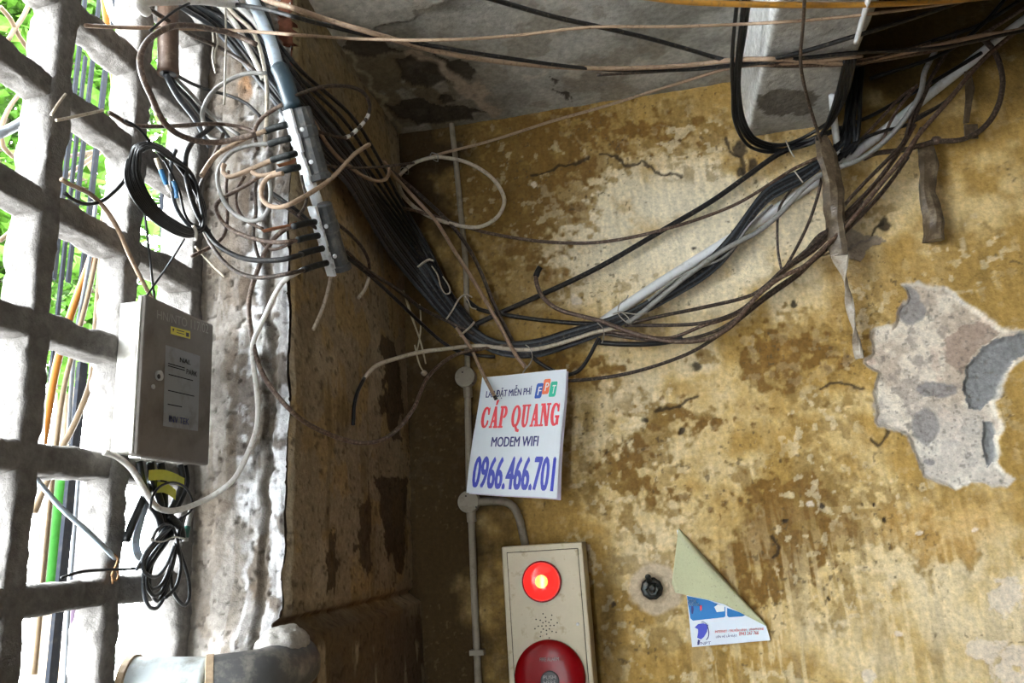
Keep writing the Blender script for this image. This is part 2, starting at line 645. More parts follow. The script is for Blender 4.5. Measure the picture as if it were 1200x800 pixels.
    cem = np.maximum(inpoly(qs, CEMENT), inpoly(qs, CEMENT2)).astype(float)
    under = mix(under, np.array([[0.235, 0.235, 0.235]]) * 1.0, cem)
    under = mix(under, np.array([[0.16, 0.14, 0.12]]), sstep(0.70, 0.76, fbm(X, 0.009, 2, 29)) * 0.6)
    cede = np.minimum(dline(qs, CEMENT + CEMENT[:1]), dline(qs, CEMENT2 + CEMENT2[:1]))
    C = mix(C, under, ins)
    C = mix(C, np.array([[0.74, 0.69, 0.58]]), ins * sstep(4.5, 1.5, edge) * 0.6)
    H = H * (1 - 0.5 * ins) - ins * sstep(0, 5, edge) * 0.0065 + (1 - ins) * sstep(14, 1, edge) * 0.0025
    H -= ins * (fbm(X, 0.03, 4, 23) - 0.5) * 0.004
    H -= cem * sstep(0, 5, cede) * 0.006 * ins + cem * (fbm(X, 0.012, 3, 27) - 0.5) * 0.005
    # grey scab beside the hanging strip
    sc = inpoly(qs, [(985, 275), (1000, 270), (1040, 280), (1020, 292), (1008, 305), (985, 300)]).astype(float)
    C = mix(C, np.array([[0.25, 0.21, 0.18]]), sc * 0.8)
    H -= sc * 0.003
    return C, H


us = axis_pts([(XL - 0.02, 0.80, 0.003), (0.80, 1.12, 0.006), (1.12, 1.9, 0.06)])
vs = axis_pts([(0.0, 1.18, 0.06), (1.18, 2.92, 0.003), (2.92, 3.52, 0.04)])
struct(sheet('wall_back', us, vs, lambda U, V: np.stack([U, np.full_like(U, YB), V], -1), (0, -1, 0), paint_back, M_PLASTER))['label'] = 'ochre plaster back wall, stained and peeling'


def paint_left(X, q):
    n = len(X)
    w = np.stack([fbm(X, 0.04, 4, 111) - 0.5, fbm(X, 0.04, 4, 112) - 0.5], -1)
    qs = q + w * 16
    big, mid, fine = fbm(X, 0.3, 4, 101), fbm(X, 0.07, 5, 102), fbm(X, 0.016, 4, 103)
    st = X * np.array([1.0, 1.0, 0.22])
    streak = fbm(st, 0.03, 4, 105)
    C = np.tile(np.array([0.255, 0.20, 0.13]), (n, 1))
    C = mix(C, np.array([[0.33, 0.215, 0.075]]), sstep(0.50, 0.62, mid + 0.25 * blob(q, 420, 200, 40, 130)) * 0.55)
    C = mix(C, np.array([[0.13, 0.085, 0.035]]), sstep(0.54, 0.66, streak * 0.7 + 0.3 * big) * 0.65)
    C = mix(C, np.array([[0.33, 0.265, 0.18]]), sstep(0.58, 0.68, fbm(X, 0.11, 5, 107)) * 0.7)
    for pl in [[(447, 395), (462, 400), (470, 440), (470, 520), (455, 500), (450, 440)], [(444, 460), (452, 462), (456, 485), (446, 490)], [(418, 640), (430, 560), (436, 620), (430, 680)], [(380, 660), (392, 620), (398, 660), (388, 700)],
               [(440, 560), (478, 560), (470, 680), (452, 640)]]:
        C = mix(C, np.array([[0.035, 0.024, 0.012]]), inpoly(qs, pl).astype(float) * 0.8)
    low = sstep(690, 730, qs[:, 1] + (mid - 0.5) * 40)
    C = mix(C, np.array([[0.075, 0.055, 0.035]]), low * 0.8)  # ledge shading painted in as a dark band
    C = mix(C, np.array([[0.42, 0.35, 0.24]]), low * sstep(0.52, 0.6, fbm(st, 0.05, 4, 121)) * sstep(748, 762, qs[:, 1]) * 0.75)  # lit patches below the ledge painted pale
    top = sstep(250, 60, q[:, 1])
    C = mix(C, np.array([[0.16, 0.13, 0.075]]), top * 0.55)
    C = C * (0.75 + 0.5 * fine)[:, None]
    sp = sstep(0.70, 0.78, fbm(X, 0.012, 2, 131))
    C = mix(C, np.array([[0.05, 0.035, 0.02]]), sp * 0.6)
    H = (big - 0.5) * 0.012 + (mid - 0.5) * 0.008 + (fine - 0.5) * 0.002 - sp * 0.002
    z = X[:, 2]
    H += 0.022 * sstep(1.475, 1.455, z + (mid - 0.5) * 0.02) - 0.012 * sstep(0.012, 0.0, np.abs(z - 1.485))
    # broken outer arris
    H -= sstep(0.02, 0.0, X[:, 1] - YJ) * (0.004 + 0.010 * fbm(X, 0.06, 2, 141))
    return C, H


def paint_jamb(X, q):
    n = len(X)
    w = np.stack([fbm(X, 0.04, 4, 211) - 0.5, fbm(X, 0.04, 4, 212) - 0.5], -1)
    qs = q + w * 18
    big, mid, fine = fbm(X, 0.2, 4, 201), fbm(X, 0.05, 5, 202), fbm(X, 0.014, 4, 203)
    C = np.tile(np.array([0.46, 0.45, 0.43]), (n, 1))
    x = qs[:, 0] + (qs[:, 1] - 400) * 0.01
    C = mix(C, np.array([[0.76, 0.77, 0.79]]), np.clip(sstep(312, 322, x + (mid - 0.5) * 30) + 0.9 * sstep(270, 285, x) * sstep(312, 306, x) * sstep(0.40, 0.5, mid), 0, 1) * 0.95)
    C = mix(C, np.array([[0.17, 0.15, 0.13]]), sstep(0.50, 0.60, fbm(X * np.array([1, 1, .3]), 0.035, 4, 205)) * sstep(322, 300, x) * 0.85)
    C = mix(C, np.array([[0.10, 0.07, 0.045]]), sstep(0.56, 0.64, mid + 0.22 * blob(q, 275, 330, 14, 90) + .16 * blob(q, 285, 90, 40, 60)) * 0.85)
    C = mix(C, np.array([[0.30, 0.15, 0.06]]), sstep(0.5, 0.8, blob(qs, 287, 105, 12, 22)) * 0.9)
    gr = sstep(7, 2, np.abs(x - 315 - 4 * np.sin(qs[:, 1] / 60)))
    gr = gr * sstep(60, 200, q[:, 1])
    C = mix(C, np.array([[0.09, 0.075, 0.06]]), gr * 0.85)
    C = mix(C, np.array([[0.20, 0.17, 0.14]]), sstep(300, 262, x + (mid - 0.5) * 60) * 0.75)
    C = mix(C, np.array([[0.12, 0.095, 0.07]]), sstep(0.48, 0.58, fbm(X * np.array([1, 1, .15]), 0.02, 4, 207)) * 0.6)
    sp = sstep(0.70, 0.78, fbm(X, 0.012, 2, 231))
    C = mix(C, np.array([[0.05, 0.04, 0.03]]), sp * 0.6)
    C = C * (0.8 + 0.4 * fine)[:, None]
    ef = 0.25 + 0.75 * sstep(0.0, 0.02, XL - X[:, 0])
    H = (big - 0.5) * 0.016 + ((mid - 0.5) * 0.012 + (fine - 0.5) * 0.003 - sp * 0.003) * ef - gr * 0.010
    H += 0.010 * sstep(300, 250, q[:, 0])
    # swollen plaster foot beside the pipe
    H += 0.05 * sstep(700, 770, q[:, 1]) * sstep(235, 300, q[:, 0])
    H -= sstep(0.02, 0.0, XL - X[:, 0]) * (0.002 + 0.008 * fbm(X, 0.05, 2, 241))
    # hole where the brick shows
    br = inpoly(qs, [(326, -30), (341, -30), (342, 48), (334, 52), (326, 40)]).astype(float)
    C = mix(C, np.array([[0.30, 0.13, 0.08]]), br * 0.9)
    H -= br * 0.012
    return C, H


def edge_jamb(z):
    X = np.stack([np.full_like(z, XL), np.full_like(z, YJ), z], -1)
    return paint_jamb(X, project(X))[1]


def edge_left(z):
    X = np.stack([np.full_like(z, XL), np.full_like(z, YJ), z], -1)
    return paint_left(X, project(X))[1]


us = axis_pts([(YJ, YB + 0.02, 0.004)])
vs = axis_pts([(0.0, 1.18, 0.06), (1.18, 2.82, 0.004)])
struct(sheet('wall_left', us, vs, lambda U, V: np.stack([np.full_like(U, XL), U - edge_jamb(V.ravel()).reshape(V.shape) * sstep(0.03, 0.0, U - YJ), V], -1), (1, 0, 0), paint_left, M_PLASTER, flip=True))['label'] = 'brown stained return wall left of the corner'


us = axis_pts([(XG - 0.09, XL, 0.003)])
vs = axis_pts([(0.0, 1.18, 0.06), (1.18, 2.82, 0.0035)])
jamb = struct(sheet('wall_left_jamb', us, vs, lambda U, V: np.stack([U + edge_left(V.ravel()).reshape(V.shape) * sstep(0.03, 0.0, XL - U), np.full_like(U, YJ), V], -1), (0, -1, 0), paint_jamb, M_CONCRETE))
jamb['label'] = 'rough whitewashed jamb beside the lattice'
for i, (z0, z1) in enumerate([(2.565, 2.625), (2.635, 2.70), (2.71, 2.775)]):
    rough_box('brick', (XL - 0.045, YJ + 0.004, z0), (XL - 0.006, YJ + 0.10, z1), 0.008, 0.002, M_CONCRETE, jamb, (0.20, 0.075, 0.045), 300 + i, 0.004)


def paint_ceiling(X, q):
    n = len(X)
    w = np.stack([fbm(X, 0.05, 4, 311) - 0.5, fbm(X, 0.05, 4, 312) - 0.5], -1)
    qs = q + w * 26
    big, mid, fine = fbm(X, 0.3, 4, 301), fbm(X, 0.08, 5, 302), fbm(X, 0.018, 4, 303)
    C = np.tile(np.array([0.46, 0.45, 0.41]), (n, 1))
    C = mix(C, np.array([[0.28, 0.27, 0.24]]), sstep(0.45, 0.62, big))
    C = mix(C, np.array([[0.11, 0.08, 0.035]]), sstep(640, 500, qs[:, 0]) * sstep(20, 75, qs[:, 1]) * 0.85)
    C = mix(C, np.array([[0.30, 0.27, 0.22]]), sstep(0.55, 0.63, fbm(X, 0.10, 5, 307)) * 0.7)
    up = inpoly(qs, [(300, -80), (530, -80), (520, 0), (470, 22), (450, 28), (440, 42), (300, 30)]).astype(float)
    C = mix(C, np.array([[0.50, 0.48, 0.42]]), up * 0.8)
    H = (big - 0.5) * 0.016 + (mid - 0.5) * 0.006 + (fine - 0.5) * 0.002 + up * 0.006
    for pl in [[(463, 72), (490, 66), (510, 78), (527, 95), (510, 104), (480, 98), (466, 88)], [(405, 48), (440, 48), (472, 58), (440, 66), (415, 66)], [(452, 122), (500, 112), (540, 124), (575, 130), (540, 142), (490, 146)],
               [(505, 60), (540, 66), (552, 92), (535, 88)], [(650, 96), (662, 104), (672, 112), (668, 120), (655, 108)]]:
        m_ = inpoly(qs, pl).astype(float)
        C = mix(C, np.array([[0.045, 0.036, 0.024]]), m_ * 0.85)
        H -= m_ * 0.004
    C = mix(C, np.array([[0.55, 0.52, 0.45]]), sstep(5, 1.5, dline(qs, [(615, 92), (640, 86), (690, 82), (720, 84), (750, 76)])) * 0.8)
    C = mix(C, np.array([[0.42, 0.33, 0.24]]), sstep(9, 3, dline(qs, [(480, 62), (505, 72), (525, 88), (545, 102), (560, 105), (575, 120), (582, 130)])) * 0.75)
    for c in [[(395, 40), (430, 95), (468, 155)]]:
        C = mix(C, np.array([[0.30, 0.25, 0.16]]), sstep(5, 2, dline(qs, c)) * 0.6)
    C = C * (0.78 + 0.44 * fine)[:, None]
    return C, H


us = axis_pts([(-0.95, -0.72, 0.1), (-0.72, 0.46, 0.005)])
vs = axis_pts([(-2.5, 1.2, 0.1), (1.2, YB + 0.02, 0.005)])
struct(sheet('ceiling', us, vs, lambda U, V: np.stack([U, V, np.full_like(U, ZC)], -1), (0, 0, -1), paint_ceiling, M_CONCRETE, flip=True))['label'] = 'grey concrete ceiling with flaking plaster'


def paint_beam(X, C):
    q = project(X)
    w = np.stack([fbm(X, 0.04, 4, 411) - 0.5, fbm(X, 0.04, 4, 412) - 0.5], -1)
    qs = q + w * 22
    C = mix(C, np.array([[0.075, 0.06, 0.04]]), inpoly(qs, [(888, 118), (905, 108), (945, 104), (962, 112), (950, 130), (915, 138), (892, 132)]).astype(float) * 0.75)
    C = mix(C, np.array([[0.70, 0.70, 0.68]]), sstep(0.352, 0.346, X[:, 0]) * 0.85)  # left face painted paler, as lit from the window
    return C


beam = rough_box('ceiling_beam', (0.345, -1.35, 2.625), (0.56, 2.02, 2.83), 0.006, 0.004, M_CONCRETE, None, (0.37, 0.36, 0.33), 401, 0.012, paint_beam)
struct(beam)['label'] = 'grey concrete ceiling beam running from the back wall'

# the bay right of the beam is open to a higher, dark ceiling
M_UPPER = mat('dark_plaster', (0.060, 0.050, 0.030), 0.95, vary=0.3, dust_scale=9, bump=0.4, bump_scale=50)  # even dark tone for the upper bay


# right wall, unseen, added to keep light from the left; floor, far side
struct(link('wall_right_added', mesh('wall_right_added', [(1.72, -1.3, 0), (1.72, 2.02, 0), (1.72, 2.02, 3.52), (1.72, -1.3, 3.52), (1.84, -1.3, 0), (1.84, 2.02, 0), (1.84, 2.02, 3.52), (1.84, -1.3, 3.52)],
       [(0, 3, 2, 1), (4, 5, 6, 7), (0, 1, 5, 4), (1, 2, 6, 5), (2, 3, 7, 6), (3, 0, 4, 7)]), M_SIDE))
struct(link('floor', mesh('floor', [(-0.95, -2.5, 0), (1.84, -2.5, 0), (1.84, 2.02, 0), (-0.95, 2.02, 0), (-0.95, -2.5, -0.1), (1.84, -2.5, -0.1), (1.84, 2.02, -0.1), (-0.95, 2.02, -0.1)],
       [(0, 1, 2, 3), (4, 7, 6, 5), (0, 4, 5, 1), (1, 5, 6, 2), (2, 6, 7, 3), (3, 7, 4, 0)]), M_FLOOR))

def slab(name, lo, hi, m):
    V, F = [], []
    lo, hi = np.array(lo, float), np.array(hi, float)
    box_vf((lo + hi) / 2, np.eye(3), (hi - lo) / 2, V, F)
    return struct(link(name, mesh(name, V, F), m))


# unseen wall behind the viewer; narrow gap added for frontal fill light
slab('wall_front_unseen', (-0.40, -1.42, 0), (1.84, -1.30, 3.52), M_SIDE)
slab('wall_front_fill_pier', (-0.95, -1.42, 0), (-0.60, -1.30, 2.82), M_SIDE)
slab('wall_front_fill_lintel', (-0.60, -1.42, 2.15), (-0.40, -1.30, 2.82), M_SIDE)
slab('wall_left_core', (XG - 0.09, YJ + 0.022, 0), (XL - 0.022, YB + 0.1, 2.82), M_SIDE)
slab('wall_back_core', (XG - 0.09, YB + 0.03, 0), (1.84, YB + 0.13, 3.6), M_SIDE)
slab('ceiling_upper_bay', (0.42, -1.42, 3.5), (1.84, 2.02, 3.6), M_UPPER)
slab('wall_beam_upstand', (0.44, -1.42, 2.75), (0.545, 2.02, 3.52), M_UPPER)
struct(link('wall_left_pier', mesh('wall_left_pier', [(-0.95, -1.31, 0), (-0.647, -1.31, 0), (-0.647, -0.40, 0), (-0.95, -0.40, 0), (-0.95, -1.31, 2.82), (-0.647, -1.31, 2.82), (-0.647, -0.40, 2.82), (-0.95, -0.40, 2.82)],
       [(0, 3, 2, 1), (4, 5, 6, 7), (0, 1, 5, 4), (1, 2, 6, 5), (2, 3, 7, 6), (3, 0, 4, 7)]), M_SIDE))
# concrete lattice in the window opening
lat = empty('concrete_lattice', (XG - 0.03, 0.91, 1.38), 'rough grey concrete lattice filling the bright window opening', 'grille')
CONC = (0.15, 0.14, 0.13)
for i, y in enumerate([-0.385, -0.2, -0.015, 0.17, 0.355, 0.54, 0.725, 0.91, 1.095, 1.29]):
    wd = 0.020 if i < 9 else 0.026
    rough_box('post', (XG - 0.055 - (0.02 if i == 9 else 0), y - wd, 1.0), (XG, y + wd, 2.80), 0.006, 0.008, M_CONCRETE, lat, CONC, 500 + i, 0.007)
for i, z in enumerate([1.19, 1.375, 1.562, 1.750, 1.937, 2.122, 2.308, 2.47, 2.655]):
    rough_box('bar', (XG - 0.052, -0.40, z - 0.021), (XG - 0.002, 1.30, z + 0.021), 0.006, 0.008, M_CONCRETE, lat, CONC, 520 + i, 0.007)
# parapet under the lattice
struct(rough_box('wall_parapet', (XG - 0.10, -0.40, -0.05), (XG + 0.02, 1.33, 1.06), 0.05, 0.006, M_CONCRETE, None, (0.30, 0.27, 0.22), 540, 0.01))

# ================================================================== outside the lattice
def O(px, py, x):
    return at(px, py, 0, x)


M_LEAF = mat('leaf', (0.040, 0.100, 0.010), 0.5, spec=0.1, vary=0.45, dust_scale=9)
M_BARK = mat('bark', (0.16, 0.12, 0.08), 0.9, vary=0.3, dust_scale=30, bump=0.6, bump_scale=60)
M_GROUND = mat('pale_paving', (0.30, 0.29, 0.28), 0.9, vary=0.15, dust_scale=3)
M_IRON = mat('dark_iron', (0.008, 0.010, 0.014), 0.8, 0.0, spec=0.08, dust=(0.02, 0.02, 0.02), dust_amt=0.3)
M_ORANGE = mat('orange_conduit', (0.13, 0.048, 0.006), 0.5, spec=0.1, vary=0.1)
M_LILAC = mat('lilac_pipe', (0.085, 0.060, 0.088), 0.45, spec=0.1, vary=0.15)
M_PINK = mat('pink_plaster', (0.60, 0.50, 0.48), 0.9, vary=0.12)
M_WHITE = mat('white_plastic', (0.66, 0.66, 0.64), 0.4, vary=0.08)
M_GREY = mat('grey_pvc', (0.42, 0.45, 0.47), 0.4, dust=(0.25, 0.22, 0.18), dust_amt=0.25, dust_scale=25)
M_TAN = mat('tan_sheath', (0.42, 0.31, 0.20), 0.6, vary=0.25, dust_scale=120)
M_TANO = mat('dark_tan_conduit', (0.085, 0.060, 0.036), 0.6, spec=0.1, vary=0.25, dust_scale=60)  # tone darkened so the bright sky does not bleach it
M_GREYO = mat('dark_grey_conduit', (0.075, 0.082, 0.090), 0.5, spec=0.1, vary=0.2, dust_scale=40)  # darkened likewise to hold its colour in the outdoor light
M_GREEN = mat('green_paint', (0.02, 0.10, 0.015), 0.5, spec=0.1, vary=0.2)

struct(link('ground', mesh('ground', [(-9, -8, -0.3), (-0.96, -8, -0.3), (-0.96, 9, -0.3), (-9, 9, -0.3)], [(0, 1, 2, 3)]), M_GROUND))


def tree(base, crown, rad, n, label, seed):
    rnd = random.Random(seed)
    root = empty('leafy_tree', base, label, 'tree', 'trees beyond the lattice')
    base, crown = np.array(base, float), np.array(crown, float)
    V, F = [], []
    for b in range(5):
        top = crown + np.array([rnd.uniform(-.7, .7) * rad[0], rnd.uniform(-.7, .7) * rad[1], rnd.uniform(-.2, .8) * rad[2]])
        p = [base, base + (crown - base) * 0.5 + np.array([rnd.uniform(-.05, .05), rnd.uniform(-.05, .05), 0]), crown - np.array([0, 0, rad[2] * 0.6]), top]
        path = catmull(p, 0.12)
        v, f = tube_vf(path, np.linspace(0.05, 0.010, len(path)), 6, base=len(V))
        V += v
        F += f
    link('trunk', mesh('trunk', V, F), M_BARK, root, smooth=True)
    V, F = [], []
    for i in range(n):
        while True:
            d = np.array([rnd.uniform(-1, 1) for _ in range(3)])
            if d @ d < 1:
                break
        c = crown + d * np.array(rad)
        ax = _unit([rnd.gauss(0, 1), rnd.gauss(0, 1), rnd.gauss(-.4, .6)])
        up = _unit([rnd.gauss(0, .6), rnd.gauss(0, .6), 1])
        sd = _unit(np.cross(ax, up) + 1e-6)
        up = np.cross(sd, ax)
        L = rnd.uniform(0.07, 0.13)
        w = L * rnd.uniform(.28, .42)
        b = len(V)
        V += [c, c + ax * L * .5 + sd * w - up * .006, c + ax * L, c + ax * L * .5 - sd * w - up * .006, c + ax * L * .45 - up * .012]
        F += [(b, b + 1, b + 4), (b + 1, b + 2, b + 4), (b + 2, b + 3, b + 4), (b + 3, b, b + 4)]
    o = link('foliage', mesh('foliage', V, F), M_LEAF, root)
    o['kind'] = 'stuff'
    return root


for pxy, x, rad, n, lab, sd in [((20, 40), -3.3, (0.5, 0.85, 0.9), 2900, 'bright green leafy tree seen through the top left lattice cells', 1),
                                ((112, 90), -3.0, (0.4, 0.75, 0.95), 2600, 'sunlit green tree between the first two lattice posts', 2),
                                ((95, 330), -2.9, (0.4, 0.75, 0.6), 1900, 'green bush behind the cells left of and above the grey cabinet', 3),
                                ((0, 320), -2.6, (0.3, 0.35, 0.6), 1100, 'lower green bush seen at the left edge of the lattice', 4)]:
    c = O(*pxy, x)
    tree((c[0] + 0.1, c[1] - 0.15, -0.3), c, rad, n, lab, sd)

# upright bars of an iron grille outside, one by one
for i, (a, b, x, w, lab) in enumerate([
        ((96, 30), (86, 120), -1.25, 4.5, 'thin dark iron upright outside, nearest the first lattice post'),
        ((112, 40), (102, 130), -1.25, 4.5, 'dark iron upright outside, second from the first lattice post'),
        ((126, 60), (117, 140), -1.25, 6, 'dark iron upright outside beside the orange conduit'),
        ((77, 280), (67, 372), -1.2, 4, 'dark iron upright in the cell left of the grey cabinet')]):
    A, B = O(*a, x), O(*b, x)
    d = _unit(A - B)
    r = w * 0.5 * np.linalg.norm(A - CAM) / FPX
    u = np.array([0, 1.0, 0])
    u = _unit(u - d * (u @ d))
    c = (A + B) / 2
    V, F = [], []
    box_vf(c, (u, np.cross(d, u), d), (r, 0.0025, 0.55), V, F)
    tag(link('iron_upright', mesh('iron_upright', V, F), M_IRON), lab, 'bar', 'iron uprights outside the lattice')
for a, b, x, w, lab in [((191, 190), (194, 420), -1.05, 8, 'wide dark iron flat bar behind the cell above the grey cabinet'),
                        ((97, 425), (60, 800), -1.10, 11, 'dark grey iron flat bar leaning behind the lower lattice')]:
    A, B = O(*a, x), O(*b, x)
    B = A + (B - A) * (A[2] + 0.3) / (A[2] - B[2])
    d = _unit(A - B)
    u = np.array([0, 1.0, 0])
    u = _unit(u - d * (u @ d))
    V, F = [], []
    box_vf((A + B) / 2, (u, np.cross(d, u), d), (w * .5 * np.linalg.norm(A - CAM) / FPX, 0.004, np.linalg.norm(A - B) / 2), V, F)
    tag(link('iron_flat_bar', mesh('iron_flat_bar', V, F), M_IRON), lab, 'bar')


def outtube(name, pts, x, w, m, lab, cat, sides=8):
    Q = [O(p[0], p[1], p[2] if len(p) > 2 else x) for p in pts]
    r = w * 0.5 * np.mean([np.linalg.norm(q - CAM) for q in Q]) / FPX
    return tag(tube(name, Q, r, m, sides=sides, step=0.02), lab, cat)


outtube('orange_conduit', [(118, -40), (123, 10), (131, 70), (136, 135), (130, 230), (106, 305), (82, 372), (66, 430), (50, 520)], -1.02, 7, M_ORANGE, 'orange flexible conduit hanging just outside the lattice', 'conduit')
outtube('tan_conduit', [(132, 200), (118, 312), (112, 385), (108, 440), (88, 495), (70, 530), (40, 600)], -0.98, 6, M_TANO, 'tan conduit bending behind the cell left of the cabinet', 'conduit')
outtube('tan_conduit', [(124, 235), (108, 325), (93, 385), (76, 450), (66, 520), (40, 790)], -1.0, 5, M_TANO, 'thin tan conduit running beside the orange one outside', 'conduit')
outtube('grey_conduit', [(112, 240), (104, 310), (92, 375), (84, 450), (80, 520)], -1.01, 4, M_GREYO, 'pale grey conduit between the orange and tan ones outside', 'conduit')
outtube('lilac_pipe', [(124, 300), (116, 400), (112, 440), (104, 530), (96, 620), (86, 720), (78, 820)], -1.04, 13, M_LILAC, 'lilac plastic pipe standing outside behind the lower lattice', 'pipe', 12)
outtube('slim_pipe', [(92, 560), (86, 640), (80, 720), (76, 810)], -1.01, 4, M_GREYO, 'slim grey pipe standing beside the lilac pipe', 'pipe')
outtube('green_pipe', [(72, 555), (64, 620), (58, 690)], -1.16, 15, M_GREEN, 'bright green pipe seen through the lower left lattice cell', 'pipe', 12)
outtube('white_hose', [(124, -10), (130, 14), (138, 28), (148, 40), (160, 60)], -1.0, 7, M_WHITE, 'white hose hanging outside at the very top', 'hose')
outtube('white_hose', [(142, -20), (138, 20), (142, 60), (140, 110)], -0.99, 6, M_WHITE, 'second white hose hanging straight outside at the top', 'hose')
outtube('grey_pipe', [(45, 125), (30, 140), (14, 150), (-4, 158)], -1.08, 9, M_GREYO, 'grey pipe sloping outside behind the first lattice post', 'pipe', 10)
outtube('white_pipe', [(28, 150), (27, 168), (22, 184), (26, 200), (40, 214), (52, 240), (50, 400), (40, 700)], -1.0, 8, M_WHITE, 'white drain pipe bending behind the first lattice post', 'pipe', 10)
for k, (pts, lab) in enumerate([
        ([(0, 8), (12, 22), (22, 42), (36, 62)], 'tan twig crossing the top left corner outside'),
        ([(36, 0), (28, 18), (16, 36), (8, 50)], 'tan twig falling leftwards in the top left cell'),
        ([(24, 108), (10, 128), (2, 150), (4, 172), (16, 184)], 'pale curved branch outside at the left edge'),
        ([(70, 186), (96, 180), (118, 176), (150, 168)], 'long pale twig in the cell below the second bar'),
        ([(76, 208), (92, 196), (112, 182), (126, 172)], 'slanting pale twig in the cell right of the first post'),
        ([(0, 282), (14, 270), (22, 262), (40, 250)], 'thin pale twig at the left edge under the second bar'),
        ([(82, 30), (100, 50), (118, 52), (150, 54)], 'thin tan twig beside the iron uprights')]):
    outtube('bare_twig', pts, -1.3, 4.5, M_TANO, lab, 'branch', 6)

# ================================================================== lettering
def text_vf(s, bold=0.0):
    cu = bpy.data.curves.new('lettering', 'FONT')
    cu.body = s
    cu.resolution_u = 3
    ob = bpy.data.objects.new('lettering', cu)
    COL.objects.link(ob)
    dg = bpy.context.evaluated_depsgraph_get()
    me = bpy.data.meshes.new_from_object(ob.evaluated_get(dg))
    V = np.array([v.co[:2] for v in me.vertices])
    F = [tuple(p.vertices) for p in me.polygons]
    bpy.data.objects.remove(ob, do_unlink=True)
    bpy.data.curves.remove(cu)
    bpy.data.meshes.remove(me)
    if len(V) == 0:
        return np.zeros((3, 2)), [(0, 1, 2)]
    if bold > 0:                              # heavier weight: the glyphs overprinted slightly to the side
        n = len(V)
        F = F + [tuple(i + n for i in f) for f in F] + [tuple(i + 2 * n for i in f) for f in F]
        V = np.concatenate([V - [bold, 0], V + [bold, 0], V + [0, bold * 0.6]])
    lo, hi = V.min(0), V.max(0)
    return (V - lo) / np.maximum(hi - lo, 1e-6), F


def ell(cx, cy, rx, ry, a0, a1, n=14):
    return [(cx + rx * math.cos(math.radians(a0 + (a1 - a0) * i / n)), cy + ry * math.sin(math.radians(a0 + (a1 - a0) * i / n))) for i in range(n + 1)]


def band(o, i):
    return [[o[k], o[k + 1], i[k + 1], i[k]] for k in range(len(o) - 1)]


def rect(x0, y0, x1, y1):
    return [(x0, y0), (x1, y0), (x1, y1), (x0, y1)]


def serif_glyph(c):
    """heavy slab-serif capitals, each in a unit box"""
    if c in 'CG':
        q = band(ell(.5, .5, .5, .5, 42, 318), ell(.56, .5, .26, .40, 42, 318))
        q += [[(.80, .62), (.93, .62), (.93, 1.0), (.84, .90), (.76, .80)]]
        if c == 'C':
            q += [[(.80, .38), (.93, .32), (.90, .16), (.74, .14)]]
        else:
            q += [rect(.70, .06, .95, .44), rect(.56, .36, 1.0, .46)]
        return q
    if c == 'Q':
        return band(ell(.5, .5, .5, .5, 0, 360, 24), ell(.5, .5, .24, .40, 0, 360, 24)) + [[(.42, .10), (.58, .16), (.80, -.06), (1.02, -.10), (.98, -.22), (.70, -.18)]]
    if c == 'U':
        q = [rect(.10, .30, .36, 1), rect(.68, .30, .82, 1), rect(0, .91, .46, 1), rect(.56, .91, .95, 1)]
        return q + band(ell(.46, .32, .36, .34, 180, 360), ell(.52, .32, .16, .22, 180, 360))
    if c == 'A':
        return [[(.42, 1), (.60, 1), (.24, .05), (.10, .05)], [(.40, 1), (.62, 1), (.94, .05), (.64, .05)], rect(.26, .26, .74, .37), rect(0, 0, .34, .09), rect(.54, 0, 1.04, .09)]
    if c == 'P':
        return [rect(.12, 0, .42, 1), rect(0, .91, .6, 1), rect(0, 0, .56, .09)] + band(ell(.55, .72, .43, .28, 90, -90), ell(.52, .72, .18, .18, 90, -90))
    if c == 'N':
        return [rect(.10, 0, .22, 1), rect(.76, 0, .90, 1), [(.08, 1), (.40, 1), (.90, 0), (.66, 0)], rect(-.02, .91, .36, 1), rect(.62, .91, 1.04, 1), rect(-.02, 0, .36, .09)]
    return []


def serif_vf(word, gap=0.14, space=0.42):
    V, F, x = [], [], 0.0
    for ch in word:
        if ch == ' ':
            x += space
            continue
        g = 'A' if ch == 'Á' else ch
        w = {'Q': .92, 'N': .95, 'P': .78, 'U': .88}.get(g, .86)
        polys = serif_glyph(g)
        if ch == 'Á':
            polys = polys + [[(.48, 1.07), (.60, 1.05), (.78, 1.30), (.56, 1.30)]]
        for p in polys:
            b = len(V)
            V += [(x + a * w, c) for a, c in p]
            F.append(tuple(range(b, b + len(p))))
        x += w + gap
    V = np.array(V)
    n = len(V)
    F = F + [tuple(i + n for i in f) for f in F]
    V = np.concatenate([V - [0.035, 0], V + [0.035, 0]])
    V[:, 0] /= (x - gap)
    return V, F


def put(name, VF, m, parent, fn, rectuv, shear=0.0, label=None):
    """map unit-box 2-D shapes into rectuv=(u0,v0,u1,v1) (v down) of surface fn(u,v)->xyz"""
    V, F = VF
    u0, v0, u1, v1 = rectuv
    X = [fn(u0 + (a + shear * c) * (u1 - u0), v1 - c * (v1 - v0)) for a, c in V]
    o = link(name, mesh(name, X, F), m, parent)
    if label:
        o['label'] = label
    return o


def quadpatch(tl, tr, br, bl, lift=0.0, n=None):
    tl, tr, br, bl = map(np.array, (tl, tr, br, bl))
    nn = _unit(np.cross(bl - tl, tr - tl)) if n is None else np.array(n)
    if nn @ (CAM - tl) < 0:
        nn = -nn

    def fn(u, v, h=0.0):
        return (tl * (1 - u) + tr * u) * (1 - v) + (bl * (1 - u) + br * u) * v + nn * (lift + h)
    return fn


